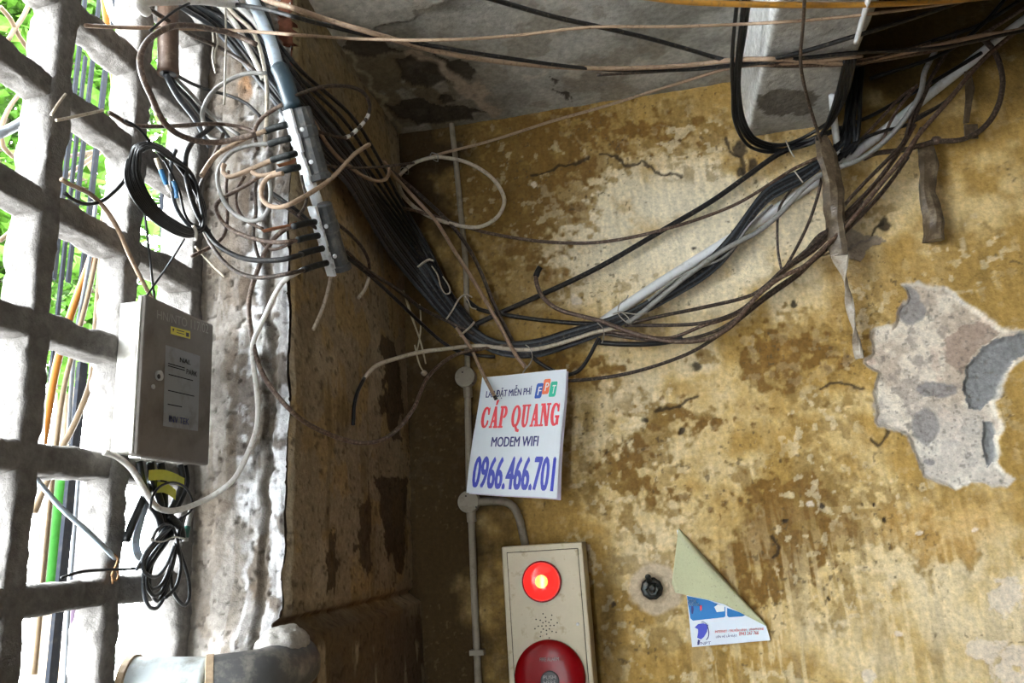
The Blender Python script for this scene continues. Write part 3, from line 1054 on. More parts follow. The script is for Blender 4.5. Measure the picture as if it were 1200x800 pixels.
def grid_sheet(name, fn, nu, nv, th, m, parent):
    """a thin curved sheet with real thickness"""
    V, F = [], []
    for s in (0, 1):
        for j in range(nv + 1):
            for i in range(nu + 1):
                V.append(fn(i / nu, j / nv, -th * s))
    K = (nu + 1) * (nv + 1)
    I = lambda i, j, s: s * K + j * (nu + 1) + i
    for j in range(nv):
        for i in range(nu):
            F.append((I(i, j, 0), I(i, j + 1, 0), I(i + 1, j + 1, 0), I(i + 1, j, 0)))
            F.append((I(i, j, 1), I(i + 1, j, 1), I(i + 1, j + 1, 1), I(i, j + 1, 1)))
    for i in range(nu):
        F.append((I(i, 0, 0), I(i + 1, 0, 0), I(i + 1, 0, 1), I(i, 0, 1)))
        F.append((I(i, nv, 0), I(i, nv, 1), I(i + 1, nv, 1), I(i + 1, nv, 0)))
    for j in range(nv):
        F.append((I(0, j, 0), I(0, j, 1), I(0, j + 1, 1), I(0, j + 1, 0)))
        F.append((I(nu, j, 0), I(nu, j + 1, 0), I(nu, j + 1, 1), I(nu, j, 1)))
    return link(name, mesh(name, V, F), m, parent)


# ------------------------------------------------------------------ fibre advertising sign
M_SIGN = mat('sign_white', (0.78, 0.84, 0.90), 0.35)
M_SIGN2 = mat('sign_backing', (0.62, 0.58, 0.72), 0.5)
M_BLUE = mat('print_blue', (0.055, 0.075, 0.55), 0.4)
M_NAVY = mat('print_navy', (0.030, 0.035, 0.19), 0.4)
M_RED = mat('print_red', (0.90, 0.075, 0.10), 0.4)
M_LBLUE = mat('print_light_blue', (0.04, 0.13, 0.55), 0.4)
M_LORANGE = mat('print_orange', (0.90, 0.20, 0.08), 0.4)
M_LGREEN = mat('print_green', (0.03, 0.55, 0.36), 0.4)
M_PWHITE = mat('print_white', (0.85, 0.87, 0.88), 0.4)
M_BLACK = mat('black_plastic', (0.012, 0.012, 0.013), 0.4)

_tl, _tr = at(565, 442, 1, 1.885), at(664, 433, 1, 1.875)
_br, _bl = at(652, 584, 1, 1.850), at(546, 577, 1, 1.860)
_base = quadpatch(_tl, _tr, _br, _bl)


def sign_fn(u, v, h=0.0):
    c = 0.004 * math.sin(math.pi * u) + 0.003 * math.sin(3.3 * v) - 0.010 * max(0, u - 0.9) ** 1.2 * 8 * v
    return _base(u + 0.006 * math.sin(v * 7), v + 0.004 * math.sin(u * 5), c + h)


sg = empty('advertising_sign', tuple((_bl + _br) / 2), 'white fibre internet sign with red and blue lettering hanging from cables', 'sign')
grid_sheet('panel', sign_fn, 16, 16, 0.0012, M_SIGN, sg)
grid_sheet('backing_sheet', lambda u, v, h=0.0: sign_fn(u + 0.012 + 0.015 * v, v + 0.006, h - 0.004 - 0.008 * u), 10, 10, 0.001, M_SIGN2, sg)
LF = lambda u, v: sign_fn(u, v, 0.0006)
put('lettering', text_vf('LẮP ĐẶT MIỄN PHÍ', 0.028), M_NAVY, sg, LF, (0.075, 0.095, 0.615, 0.205), label='dark blue line LẮP ĐẶT MIỄN PHÍ')
put('lettering', serif_vf('CÁP QUANG'), M_RED, sg, LF, (0.065, 0.27, 0.955, 0.455), label='red serif words CÁP QUANG')
put('lettering', text_vf('MODEM WIFI', 0.032), M_NAVY, sg, LF, (0.225, 0.53, 0.76, 0.612), label='dark blue words MODEM WIFI')
put('lettering', text_vf('0966.466.701', 0.045), M_BLUE, sg, LF, (0.045, 0.69, 0.955, 0.955), shear=0.02, label='large blue phone number 0966.466.701')
for k, (u0, v0, mt, ch) in enumerate([(0.655, 0.100, M_LBLUE, 'F'), (0.735, 0.070, M_LORANGE, 'P'), (0.815, 0.095, M_LGREEN, 'T')]):
    tile = put('logo_tile', (np.array([(0, 0.08), (0.08, 0), (0.80, 0), (0.95, 0.12), (1.12, 0.9), (1.04, 1), (0.3, 1), (0.16, 0.9)]), [tuple(range(8))]), mt, sg, LF, (u0, v0, u0 + 0.082, v0 + 0.125), label=['blue', 'orange', 'green'][k] + ' slanted logo tile')
    put('logo_letter', text_vf(ch, 0.02), M_PWHITE, tile, lambda u, v: sign_fn(u, v, 0.0011), (u0 + 0.028, v0 + 0.03, u0 + 0.068, v0 + 0.10), shear=0.25)

# ------------------------------------------------------------------ torn provider leaflet on the wall
M_PAPER = mat('leaflet_white', (0.74, 0.80, 0.88), 0.6)
M_PBACK = mat('leaflet_back', (0.52, 0.53, 0.33), 0.8, dust=(0.20, 0.20, 0.14), dust_amt=0.12, dust_scale=140, vary=0.1)
M_CYAN = mat('leaflet_blue', (0.015, 0.19, 0.52), 0.5)
lf = empty('torn_leaflet', tuple(at(811, 758, 1, YB - 0.008)), 'white and blue leaflet on the ochre wall, folded over to a greenish back', 'leaflet')
PA, PB, PC, PD = at(793, 620, 1, YB - 0.010), at(811, 758, 1, YB - 0.010), at(903, 750, 1, YB - 0.010), at(897, 731, 1, YB - 0.010)
V = [PA, at(805, 700, 1, YB - .010), PB, PC, PD]
V = V + [v + np.array([0, 0.0015, 0]) for v in V]
link('sheet', mesh('sheet', V, [(4, 3, 2, 1, 0), (5, 6, 7, 8, 9), (0, 1, 6, 5), (1, 2, 7, 6), (2, 3, 8, 7), (3, 4, 9, 8), (4, 0, 5, 9)]), M_PAPER, lf)
WP = lambda h: (lambda u, v: at(u, v, 1, YB - 0.0108 - h))      # leaflet surface addressed by where it lies on the wall
# folded flap: rolled along the diagonal, corner hanging free
FA, FB = (795, 619), (899, 734)
FC, FD = (786, 693), (845, 706)
V, F = [], []
nS, nT = 14, 12
for j in range(nT + 1):
    t = j / nT
    for i in range(nS + 1):
        s = i / nS
        fx, fy = FA[0] + (FB[0] - FA[0]) * s, FA[1] + (FB[1] - FA[1]) * s
        # lower outline: from FA down the left edge to FC, then along to FB
        if s < 0.33:
            k = s / 0.33
            gx, gy = FA[0] + (FC[0] - FA[0]) * k, FA[1] + (FC[1] - FA[1]) * k
        elif s < 0.62:
            k = (s - 0.33) / 0.29
            gx, gy = FC[0] + (FD[0] - FC[0]) * k, FC[1] + (FD[1] - FC[1]) * k
        else:
            k = (s - 0.62) / 0.38
            gx, gy = FD[0] + (FB[0] - FD[0]) * k, FD[1] + (FB[1] - FD[1]) * k
        roll = 0.012 * math.sqrt(max(0, 1 - (1 - min(1, t / 0.25)) ** 2))
        lift = 0.012 + roll + 0.014 * t * math.sin(math.pi * min(1, s * 1.2)) + 0.0015 * math.sin(9 * s + 4 * t)
        V.append(at(fx + (gx - fx) * t, fy + (gy - fy) * t, 1, YB - lift))
for j in range(nT):
    for i in range(nS):
        a = j * (nS + 1) + i
        F.append((a, a + 1, a + nS + 2, a + nS + 1))
fl = link('folded_flap', mesh('folded_flap', V, F), M_PBACK, lf, smooth=True)
sol = fl.modifiers.new('thickness', 'SOLIDIFY')
sol.thickness = 0.0012
fl['label'] = 'folded pale green paper back with grey smudges'


def wallpoly(name, pts, m, parent, h=0.0, label=None):
    V = [at(x, y, 1, YB - 0.0108 - h) for x, y in pts]
    o = link(name, mesh(name, V, [tuple(range(len(V)))]), m, parent)
    if label:
        o['label'] = label
    return o


wallpoly('blue_panel', [(805, 698), (830, 703), (850, 711), (850, 722), (848, 723), (812, 727), (809, 724)], M_CYAN, lf, label='blue printed panel')
wallpoly('blue_panel', [(852, 712), (875, 720), (870, 722), (854, 723), (852, 721)], M_CYAN, lf)
wallpoly('white_badge', [(837, 711), (841, 708), (849, 710), (849, 716), (840, 717)], M_PWHITE, lf, 0.0004)
for k, (x0, y0, x1, y1, tx) in enumerate([(806, 702, 816, 706, 'HOTLINE'), (806, 706, 819, 709.5, '18001166')]):
    put('lettering', text_vf(tx, 0.01), M_PWHITE, lf, WP(0.0005), (x0, y0, x1, y1))
wallpoly('small_figure', [(810, 710), (812.5, 710), (813, 714), (812, 719), (810.5, 719), (810, 714)], M_NAVY, lf, 0.0004)
wallpoly('small_figure', [(820, 709), (822.5, 709), (822.5, 714), (821, 716), (820, 713)], M_RED, lf, 0.0004)
logo = wallpoly('logo_swirl', [(814, 735), (818, 731), (824, 730), (830, 732), (828.5, 740), (825, 746), (821.5, 749), (817, 747), (818, 741), (818, 737)], M_BLUE, lf, 0.0004, label='dark blue swirl emblem')
wallpoly('logo_tail', [(818, 749), (820.5, 750), (819, 755), (817, 755.5)], M_NAVY, logo, 0.0004)
orb = [(825 + 8 * math.cos(a) * 0.75 + 1.5 * math.sin(a), 739 + 11 * math.sin(a)) for a in np.linspace(-1.9, 1.35, 14)]
wallpoly('logo_orbit', orb + [(825 + 6.6 * math.cos(a) * 0.75 + 1.2 * math.sin(a), 739 + 10.2 * math.sin(a)) for a in np.linspace(1.35, -1.9, 14)], M_NAVY, logo, 0.0006)
for k, (x0, y0, x1, y1, tx, mt, b, lab) in enumerate([(817, 751, 833, 754.5, 'VNPT', M_NAVY, 0.0, None), (838, 735.0, 895, 739.4, 'INTERNET - TRUYỀN HÌNH - VINAPHONE', M_RED, 0.015, 'pink red line of print'),
                                                      (839, 741.5, 864, 746, 'LIÊN HỆ LẮP ĐẶT:', M_NAVY, 0.015, 'dark blue line of print'), (866, 740.0, 889, 744.3, '0943 247 766', M_RED, 0.015, 'pink red phone number')]):
    f0 = WP(0.0005)
    put('lettering', text_vf(tx, b), mt, lf, lambda u, v, f0=f0, x0=x0: f0(u, v - (u - 838) * 0.062), (x0, y0 + (0 if k == 0 else 2), x1, y1 + (0 if k == 0 else 2)), label=lab)

# ------------------------------------------------------------------ fire alarm box
M_CREAMP = mat('cream_enamel', (0.50, 0.43, 0.29), 0.45, dust=(0.30, 0.22, 0.11), dust_amt=0.12, dust_scale=40, vary=0.06)
M_DARKLINE = mat('dark_gap', (0.010, 0.008, 0.006), 0.9)
M_BELL = mat('red_plastic', (0.22, 0.002, 0.004), 0.22, spec=0.15)
M_STEEL = mat('steel', (0.45, 0.45, 0.44), 0.4, 0.8)
YA = 1.895
fa = empty('fire_alarm_box', (-0.288, 1.95, 1.02), 'cream metal fire alarm box with glowing red lamp and round red call point', 'fire alarm')
x0, x1, z0, z1 = -0.386, -0.189, 1.02, 1.583
bevel_box('housing', (x0, YA, z0), (x1, YB - 0.002, z1), 0.003, M_CREAMP, fa)
dx0, dx1, dz0, dz1 = x0 + 0.014, x1 - 0.012, z0 + 0.014, z1 - 0.015
# shadow gap around the door, then the door itself
V, F = [], []
for a, b in (((dx0 - .0015, dz0 - .0015), (dx0, dz1 + .0015)), ((dx1, dz0 - .0015), (dx1 + .0015, dz1 + .0015)), ((dx0, dz1), (dx1, dz1 + .0015)), ((dx0, dz0 - .0015), (dx1, dz0))):
    box_vf(((a[0] + b[0]) / 2, YA - .0002, (a[1] + b[1]) / 2), np.eye(3), ((b[0] - a[0]) / 2, .0006, (b[1] - a[1]) / 2), V, F)
link('door_gap', mesh('door_gap', V, F), M_DARKLINE, fa)
dr = bevel_box('door', (dx0, YA - 0.0025, dz0), (dx1, YA + 0.002, dz1), 0.0008, M_CREAMP, fa, 1)
NF = np.array([0, -1.0, 0])
yf = YA - 0.0025
lc = at(635, 681, 1, yf)
pat = []
cs = at(640, 733, 1, yf)
V, F = [], []
for ringr, cnt in ((0.0, 1), (0.009, 8), (0.0165, 8), (0.0245, 16)):
    for k in range(cnt):
        a = 2 * math.pi * (k + (0.5 if ringr > .02 else 0)) / cnt
        if ringr > .02 and k % 2:
            continue
        c = cs + np.array([math.cos(a) * ringr * 1.12, 0, math.sin(a) * ringr * 1.12])
        v, f = lathe_vf(c, NF, [(-0.001, .0017), (0.0004, .0017)], 8)
        F += [tuple(len(V) + i for i in q) for q in f]
        V += v
link('sound_holes', mesh('sound_holes', V, F), M_DARKLINE, dr)
lathe('door_screw', at(677, 731, 1, yf), NF, [(0, .0038), (.002, .0038), (.003, .0025)], M_STEEL, dr, 12)
# lamp: base ring, red dome, glowing bulb inside
lathe('lamp_base', lc, NF, [(-.001, .0475), (.006, .0475), (.008, .0455)], M_BELL, fa, 32)
M_DOME = bpy.data.materials.new('glowing_red_lens')
M_DOME.use_nodes = True
nt = M_DOME.node_tree
for nd in list(nt.nodes):
    nt.nodes.remove(nd)
_o = nt.nodes.new('ShaderNodeOutputMaterial')
_t = nt.nodes.new('ShaderNodeBsdfTransparent')
_t.inputs['Color'].default_value = (1.0, 0.32, 0.12, 1)
_e = nt.nodes.new('ShaderNodeEmission')
_e.inputs['Color'].default_value = (1.0, 0.025, 0.02, 1)
_e.inputs['Strength'].default_value = 1.6
_g = nt.nodes.new('ShaderNodeBsdfGlossy')
_g.inputs['Roughness'].default_value = 0.2
_g.inputs['Color'].default_value = (0.08, 0.08, 0.08, 1)
_a1, _a2 = nt.nodes.new('ShaderNodeMixShader'), nt.nodes.new('ShaderNodeAddShader')
_a1.inputs['Fac'].default_value = 0.62
nt.links.new(_t.outputs[0], _a1.inputs[1])
nt.links.new(_e.outputs[0], _a1.inputs[2])
nt.links.new(_a1.outputs[0], _a2.inputs[0])
nt.links.new(_g.outputs[0], _a2.inputs[1])
nt.links.new(_a2.outputs[0], _o.inputs['Surface'])
R0 = 0.0435
lathe('lamp_lens', lc + NF * 0.007, NF, [(0.016 * math.sin(a), R0 * math.cos(a)) for a in np.linspace(0, 1.5, 9)], M_DOME, fa, 36, True)
M_BULB = mat('glowing_filament', (1, .6, .2), 0.5, emit=(1.0, 0.50, 0.10), emit_s=14.0)
V, F = lathe_vf(lc + NF * 0.0075, NF, [(0.006 * math.sin(a), 0.0155 * math.cos(a)) for a in np.linspace(0, 1.45, 6)], 16)
link('bulb', mesh('bulb', V, F), M_BULB, fa, smooth=True)
# round call point
bc = at(645, 793, 1, yf)
lathe('call_point', bc, NF, [(-.001, .084 * .98), (.012, .084 * .98), (.018, .0795), (.022, .070), (.024, .040), (.0245, .001)], M_BELL, fa, 48, True)
pb = lathe('push_button', bc + NF * 0.0235 + np.array([0.002, 0, -0.004]), NF, [(0, .0215), (.003, .0215), (.004, .019), (.0042, .001)], M_BLACK, fa, 28)
M_PRINTW = mat('print_pale', (0.30, 0.26, 0.25), 0.5)
FX = lambda h: (lambda u, v: np.array([u, yf - h, -v]))
bz = bc[2]
put('lettering', text_vf('FIRE ALARM', 0.0), M_PRINTW, fa, FX(0.0258), (bc[0] - .018, -(bz + .046), bc[0] + .026, -(bz + .038)), label='pale print FIRE ALARM')
for tx, dz in (('PUSH', .004), ('HERE', -.007)):
    put('lettering', text_vf(tx, 0.0), M_PRINTW, pb, FX(0.0284), (bc[0] - .012, -(bz + dz + .004), bc[0] + .016, -(bz + dz - .004)))

# ------------------------------------------------------------------ wall conduit with round junction boxes
M_COND = mat('painted_conduit', (0.25, 0.215, 0.16), 0.6, dust=(0.13, 0.10, 0.06), dust_amt=0.3, dust_scale=30, vary=0.1)
def W(px, py, off=0.012):
    return at(px, py, 1, YB - off)
def wr(w):
    return w * 0.5 * 2.05 / FPX
cu_ = empty('conduit_run', tuple(W(547, 443)), 'grey round conduit running down the corner wall with two round junction boxes', 'conduit')
tube('upper_pipe', [W(527, 128), W(535, 197), W(539, 240), W(545, 300), W(547, 355), W(548, 436)], wr(7), M_COND, cu_, 12, step=0.03)
tube('middle_pipe', [W(548, 450), W(550, 580)], wr(8), M_COND, cu_, 12, step=0.03)
tube('lower_pipe', [W(552, 596), W(556, 700), W(561, 815), W(563, 880)], wr(8), M_COND, cu_, 12, step=0.03)
tube('branch_pipe', [W(560, 588), W(578, 587), W(592, 588), W(602, 594), W(608, 606), W(612, 622), W(617, 645)], wr(9), M_COND, cu_, 12, step=0.01)
for (cx, cy) in ((547, 443), (551, 588)):
    jb = lathe('junction_box', W(cx, cy, 0.002), NF, [(0, .0285), (.020, .0285), (.023, .027), (.0235, .001)], M_COND, cu_, 28)
    for sx, sy in ((-5, -7), (7, 6)):
        lathe('screw', W(cx + sx, cy + sy, 0.0255), NF, [(0, .0022), (.001, .0022)], M_DARKLINE, jb, 8)
    lathe('socket_sleeve', W(cx + 1, cy + 11, 0.012), W(cx + 2, cy + 24, 0.012) - W(cx + 1, cy + 11, 0.012), [(0, .0125), (.026, .0125), (.027, .011)], M_COND, cu_, 16)
V, F = [], []
box_vf(W(559.5, 764, 0.012), np.eye(3), (.018, .012, .006), V, F)
link('pipe_clip', mesh('pipe_clip', V, F), M_COND, cu_)

# ------------------------------------------------------------------ broken metal stub in the wall
M_STUB = mat('oily_iron', (0.030, 0.035, 0.034), 0.35, 0.6, dust=(0.10, 0.08, 0.06), dust_amt=0.3, dust_scale=90)
sb = empty('pipe_stub', tuple(W(763, 688, 0.0)), 'dark broken iron pipe stub sticking out of the wall by the leaflet', 'pipe')
lathe('collar', W(764, 689, -0.006), NF, [(0, .026), (.012, .027), (.017, .022), (.019, .012)], M_STUB, sb, 10)
lathe('hex_nut', W(765, 690, 0.006), NF, [(0, .017), (.014, .017), (.017, .013)], M_STUB, sb, 6)
lathe('nozzle', W(764, 690, 0.02), _unit(NF + np.array([0, 0, .25])), [(0, .010), (.016, .009), (.018, .006)], M_STUB, sb, 10)
lathe('spout', W(761, 682, 0.02), np.array([-.15, -.35, 1.0]), [(0, .0065), (.016, .0075), (.019, .005)], M_STUB, sb, 10)

# ------------------------------------------------------------------ grey distribution cabinet on the lattice
M_CAB = mat('grey_cabinet', (0.48, 0.47, 0.43), 0.5, dust=(0.22, 0.18, 0.13), dust_amt=0.22, dust_scale=14, vary=0.12)
M_CABD = mat('grimy_door', (0.17, 0.15, 0.13), 0.5, dust=(0.085, 0.07, 0.055), dust_amt=0.5, dust_scale=14, vary=0.2)
M_YEL = mat('yellow_label', (0.62, 0.55, 0.03), 0.5)
M_LABEL = mat('faded_label', (0.23, 0.24, 0.255), 0.6, dust=(0.15, 0.14, 0.13), dust_amt=0.3, dust_scale=25)
M_CHALK = mat('chalk_mark', (0.30, 0.285, 0.26), 0.9)
cb = empty('distribution_cabinet', (-0.805, 1.16, 1.763), 'grey wall cabinet with a grimy door and yellow sticker mounted on the lattice', 'cabinet')
bevel_box('body', (XG + 0.001, 1.066, 1.768), (-0.792, 1.250, 2.014), 0.003, M_CAB, cb)
bevel_box('door', (-0.7935, 1.060, 1.761), (-0.778, 1.258, 2.022), 0.004, M_CABD, cb)
CD = lambda h: (lambda u, v: np.array([-0.778 + h, u, -v]))


def cabpx(px, py):
    p = at(px, py, 0, -0.778)
    return p[1], -p[2]


def cabquad(name, pts, m, h, parent=cb, label=None):
    V = [at(x, y, 0, -0.778 + h) for x, y in pts]
    o = link(name, mesh(name, V, [tuple(range(len(V)))]), m, parent)
    if label:
        o['label'] = label
    return o


ys = cabquad('sticker', [(200, 382), (223, 388), (223, 397), (200, 391)], M_YEL, 0.0006, label='small yellow warning sticker')
cabquad('sticker_mark', [(202, 384.5), (204.5, 385), (203, 389)], M_BLACK, 0.0009, ys)
cabquad('sticker_mark', [(207, 386), (216, 388.3), (216, 389.3), (207, 387)], M_BLACK, 0.0009, ys)
cabquad('sticker_mark', [(207, 389), (216, 391.3), (216, 392.1), (207, 389.8)], M_BLACK, 0.0009, ys)
cabquad('sticker_mark', [(218, 389.3), (221.5, 390.2), (221.5, 395), (218, 394.1)], M_BLACK, 0.0009, ys)
lb = cabquad('paper_label', [(194, 404), (234.5, 417), (232, 505), (191, 499)], M_LABEL, 0.0006, label='faded paper label')
_lt = quadpatch(at(194, 404, 0, -0.777), at(234.5, 417, 0, -0.777), at(232, 505, 0, -0.777), at(191, 499, 0, -0.777), 0.0004)
put('lettering', text_vf('NAL', 0.02), M_DARKLINE, lb, _lt, (0.40, 0.10, 0.72, 0.16))
put('lettering', text_vf('PARK', 0.02), M_DARKLINE, lb, _lt, (0.60, 0.225, 0.92, 0.29))
for v0, a, b in ((0.245, .08, .55), (0.215, .08, .55), (0.35, .1, .8), (0.55, .1, .85), (0.72, .1, .5)):
    put('print_line', (np.array([(0, 0), (1, 0), (1, 1), (0, 1)]), [(0, 1, 2, 3)]), M_IRON, lb, _lt, (a, v0, b, v0 + 0.012))
put('lettering', text_vf('INV TEK', 0.02), M_NAVY, lb, _lt, (0.15, 0.86, 0.72, 0.94))
_ct = quadpatch(at(184, 363, 0, -0.777), at(244, 380, 0, -0.777), at(244, 391, 0, -0.777), at(184, 373, 0, -0.777), 0.0003)
put('lettering', text_vf('HN/NTO 117/02', 0.0), M_CHALK, cb, _ct, (0.0, 0.0, 1.0, 1.0), label='faint chalk code across the door top')
lk = lathe('lock', at(185.5, 440, 0, -0.778), (1, 0, 0), [(0, .0085), (.004, .0085), (.005, .006)], M_STEEL, cb, 16)
lathe('keyhole', at(186, 441, 0, -0.7728), (1, 0, 0), [(0, .004), (.0006, .004)], M_BLACK, lk, 10)
lathe('latch_screw', at(179, 453, 0, -0.778), (1, 0, 0), [(0, .004), (.002, .004)], M_STEEL, cb, 10)
tube('rim_flange', [np.array([-0.786, 1.0595, 1.765]), np.array([-0.786, 1.0595, 2.018])], 0.0022, M_CAB, cb, 6)

# ------------------------------------------------------------------ drain pipe at the lower left
M_PVC = mat('weathered_pvc', (0.50, 0.55, 0.56), 0.35, dust=(0.16, 0.14, 0.11), dust_amt=0.28, dust_scale=18, vary=0.12)
M_PVCD = mat('blackened_pvc', (0.075, 0.075, 0.075), 0.45, dust=(0.22, 0.20, 0.17), dust_amt=0.3, dust_scale=25, vary=0.2)
dp = empty('drain_pipe', tuple(at(200, 800, 1, 1.17)), 'weathered grey plastic drain pipe along the bottom left entering the plaster', 'pipe')
A, B, C_, D_ = [at(x, y, 1, Y) for x, y, Y in ((152, 800, 1.16), (246, 800, 1.185), (302, 792, 1.22), (352, 775, 1.33))]
tube('straight_pipe', [A, A * .5 + B * .5, B], 0.0385, M_PVC, dp, 24)
tube('elbow', [B, C_, D_], 0.041, M_PVCD, dp, 24)
for c, d in ((A, B - A), (B, C_ - B)):
    lathe('pipe_collar', c, d, [(-.006, .0385), (-.005, .0425), (.006, .0425), (.007, .0385)], M_TAN, dp, 24)
rough_box('plaster_lump', (-0.70, 1.25, 1.36), (-0.615, 1.34, 1.478), 0.006, 0.018, M_CONCRETE, dp, (0.36, 0.34, 0.31), 610, 0.03)

# ------------------------------------------------------------------ brown clay sleeve with cables coming out
M_CLAY = mat('brown_clay', (0.095, 0.055, 0.035), 0.6, dust=(0.2, 0.15, 0.11), dust_amt=0.2, dust_scale=30, vary=0.3, bump=.3, bump_scale=60)
A, B = P(197, 3, 0.05), P(197, 87, 0.05)
cs_ = empty('clay_sleeve', tuple(B), 'dark brown clay pipe sleeve hanging at the top with cables leaving its mouth', 'pipe')
_d1 = _unit(A - B)
lathe('sleeve', B, _d1, [(0, .014), (0, .0185), (.004, .0195), (.02, .0185), (.08, .0185), (np.linalg.norm(A - B) + .06, .0185)], M_CLAY, cs_, 20, True)
lathe('mouth', B - _d1 * 0.0006, _d1, [(0, .0145), (.001, .0145)], M_BLACK, cs_, 16)

# ================================================================== cables
DUST = (0.30, 0.24, 0.17)
M_BLK = mat('black_cable', (0.008, 0.008, 0.009), 0.42, spec=0.35, dust=(0.10, 0.08, 0.06), dust_amt=0.2, dust_scale=120)
M_BLK2 = mat('black_cable_clean', (0.006, 0.007, 0.008), 0.35, spec=0.35, dust=(0.035, 0.035, 0.035), dust_amt=0.15, dust_scale=90)
M_SLATE = mat('slate_cable', (0.035, 0.042, 0.052), 0.42, dust=(0.13, 0.12, 0.11), dust_amt=0.2, dust_scale=110)
M_BRN = mat('brown_cable', (0.070, 0.040, 0.026), 0.5, dust=(0.26, 0.19, 0.14), dust_amt=0.32, dust_scale=130)
M_DBRN = mat('dark_brown_cable', (0.030, 0.019, 0.013), 0.5, dust=(0.17, 0.12, 0.085), dust_amt=0.3, dust_scale=130)
M_TANC = mat('tan_cable', (0.34, 0.235, 0.155), 0.55, dust=(0.16, 0.10, 0.065), dust_amt=0.3, dust_scale=110)
M_BEI = mat('beige_cable', (0.50, 0.435, 0.34), 0.55, dust=(0.24, 0.18, 0.12), dust_amt=0.3, dust_scale=110)
M_YEC = mat('amber_cable', (0.42, 0.20, 0.025), 0.5, dust=(0.20, 0.12, 0.04), dust_amt=0.3, dust_scale=110)
M_GRC = mat('grey_cable', (0.27, 0.265, 0.25), 0.45, dust=(0.14, 0.12, 0.10), dust_amt=0.25, dust_scale=110)
M_WHC = mat('white_cable', (0.62, 0.60, 0.56), 0.5, dust=(0.35, 0.30, 0.24), dust_amt=0.25, dust_scale=100)
M_STR = mat('raffia', (0.42, 0.36, 0.24), 0.8, vary=0.2, dust_scale=200)


def cpath(pts, off):
    """points in front of the shell; the depth eases in toward anything that stands nearer"""
    q = np.array([(p[0], p[1], p[2] if len(p) > 2 else off) for p in pts], float)
    d2 = catmull(q * np.array([1, 1, 1000.0]), 14.0) / np.array([1, 1, 1000.0]) if len(q) > 1 else q
    R = np.array([ray(x, y) for x, y, _ in d2])
    t = np.array([min(surf(x, y) - o, beam_hit(r) - 0.03) for (x, y, o), r in zip(d2, R)])
    s_ = np.concatenate([[0], np.cumsum(np.linalg.norm(np.diff(d2[:, :2], axis=0), axis=1))]) * 2.0 / FPX
    t = np.min(t[None, :] + 0.9 * np.abs(s_[:, None] - s_[None, :]), axis=1)
    for _ in range(2):
        if len(t) > 4:
            t[1:-1] = np.minimum(t[1:-1], 0.25 * t[:-2] + 0.5 * t[1:-1] + 0.25 * t[2:])
    return [CAM + r * k for r, k in zip(R, t)]


def cable(lab, m, w, pts, off=0.03, name='cable', cat='cable', group=None, closed=False, sides=8, parent=None, flat=1.0):
    Q = cpath(pts, off)
    r = w * 0.5 * float(np.mean([np.linalg.norm(q - CAM) for q in Q])) / FPX
    o = tube(name, Q, r, m, parent, sides, closed, step=0.009, flat=flat)
    if parent is None:
        tag(o, lab, cat, group)
    elif lab:
        o['label'] = lab
    return o


# ---- lines under the ceiling
cable('tan line stretched level across the whole top under the ceiling', M_TANC, 3.2, [(100, 30, .02), (140, 32, .03), (190, 33, .06), (280, 36, .10), (350, 41, .16), (430, 46, .30), (512, 47, .35), (600, 42, .30), (692, 32, .28), (800, 31, .28), (943, 24, .30), (1030, 15, .34), (1110, 4, .36), (1260, -20, .30), (1400, -60, .10)])
cable('thick tan cable leaving the top edge beside the splice sleeve', M_TANC, 5, [(300, -8, .06), (312, 0, .07), (342, 9, .14), (380, 22, .22), (430, 37, .28), (512, 60, .26), (600, 74, .22), (700, 80, .20), (800, 77, .19), (863, 70, .20), (930, 70, .22), (987, 74, .24), (1033, 67, .22), (1100, 53, .20), (1143, 43, .18), (1190, 36, .16), (1300, 10, .08), (1400, -20, .03)])
cable('black cable running just under the thick tan cable at the ceiling', M_BLK, 4, [(266, 4, .08), (307, 10, .10), (342, 19, .16), (380, 29, .24), (430, 41, .27), (462, 46, .27), (575, 65, .24), (700, 81, .20), (800, 82, .18), (870, 76, .18), (1000, 62, .20), (1100, 56, .18), (1180, 40, .15), (1300, 16, .08), (1400, -10, .03)])
cable('thick black cable slanting from the top edge to the beam', M_BLK, 4.6, [(440, -50, .18), (560, -6, .24), (580, 0, .24), (650, 20, .22), (700, 31, .21), (760, 45, .20), (800, 56, .19), (862, 72, .18), (910, 68, .19), (1000, 43, .22), (1067, 22, .22), (1120, 4, .22), (1260, -50, .10), (1360, -90, .03)])
cable('amber orange cable along the top edge crossing the beam', M_YEC, 5.5, [(520, -40, .30), (660, -14, .32), (760, -3, .34), (800, 2, .34), (933, 6, .36), (1033, 5, .36), (1133, -1, .34), (1240, -14, .30), (1400, -60, .10)])
cable('thin tan cable rising from the pale ring to the beam', M_TANC, 3.4, [(482, 192, .05), (510, 182, .06), (575, 165, .08), (650, 141, .10), (700, 127, .11), (800, 96, .14), (860, 79, .16), (930, 74, .18), (1010, 66, .18)])
cable('dark brown cable a little below the ceiling lines near the beam', M_DBRN, 3, [(700, 88, .16), (800, 82, .15), (860, 76, .16), (930, 78, .17), (1010, 72, .18), (1090, 50, .16)])
cable('brown cable crossing close to the underside of the beam', M_BRN, 3.4, [(873, 73, .16), (930, 76, .18), (987, 76, .19), (1033, 70, .18), (1090, 60, .15), (1140, 46, .12), (1200, 10, .10), (1300, -50, .04)])
cable('black cable lost in the dark bay at upper right', M_BLK2, 4, [(1000, 78, .12), (1080, 52, .10), (1150, 28, .08), (1196, 0, .07)])
cable('second black cable in the dark bay at upper right', M_BLK2, 4, [(1020, 92, .10), (1110, 60, .09), (1160, 20, .08), (1180, -5, .07)])
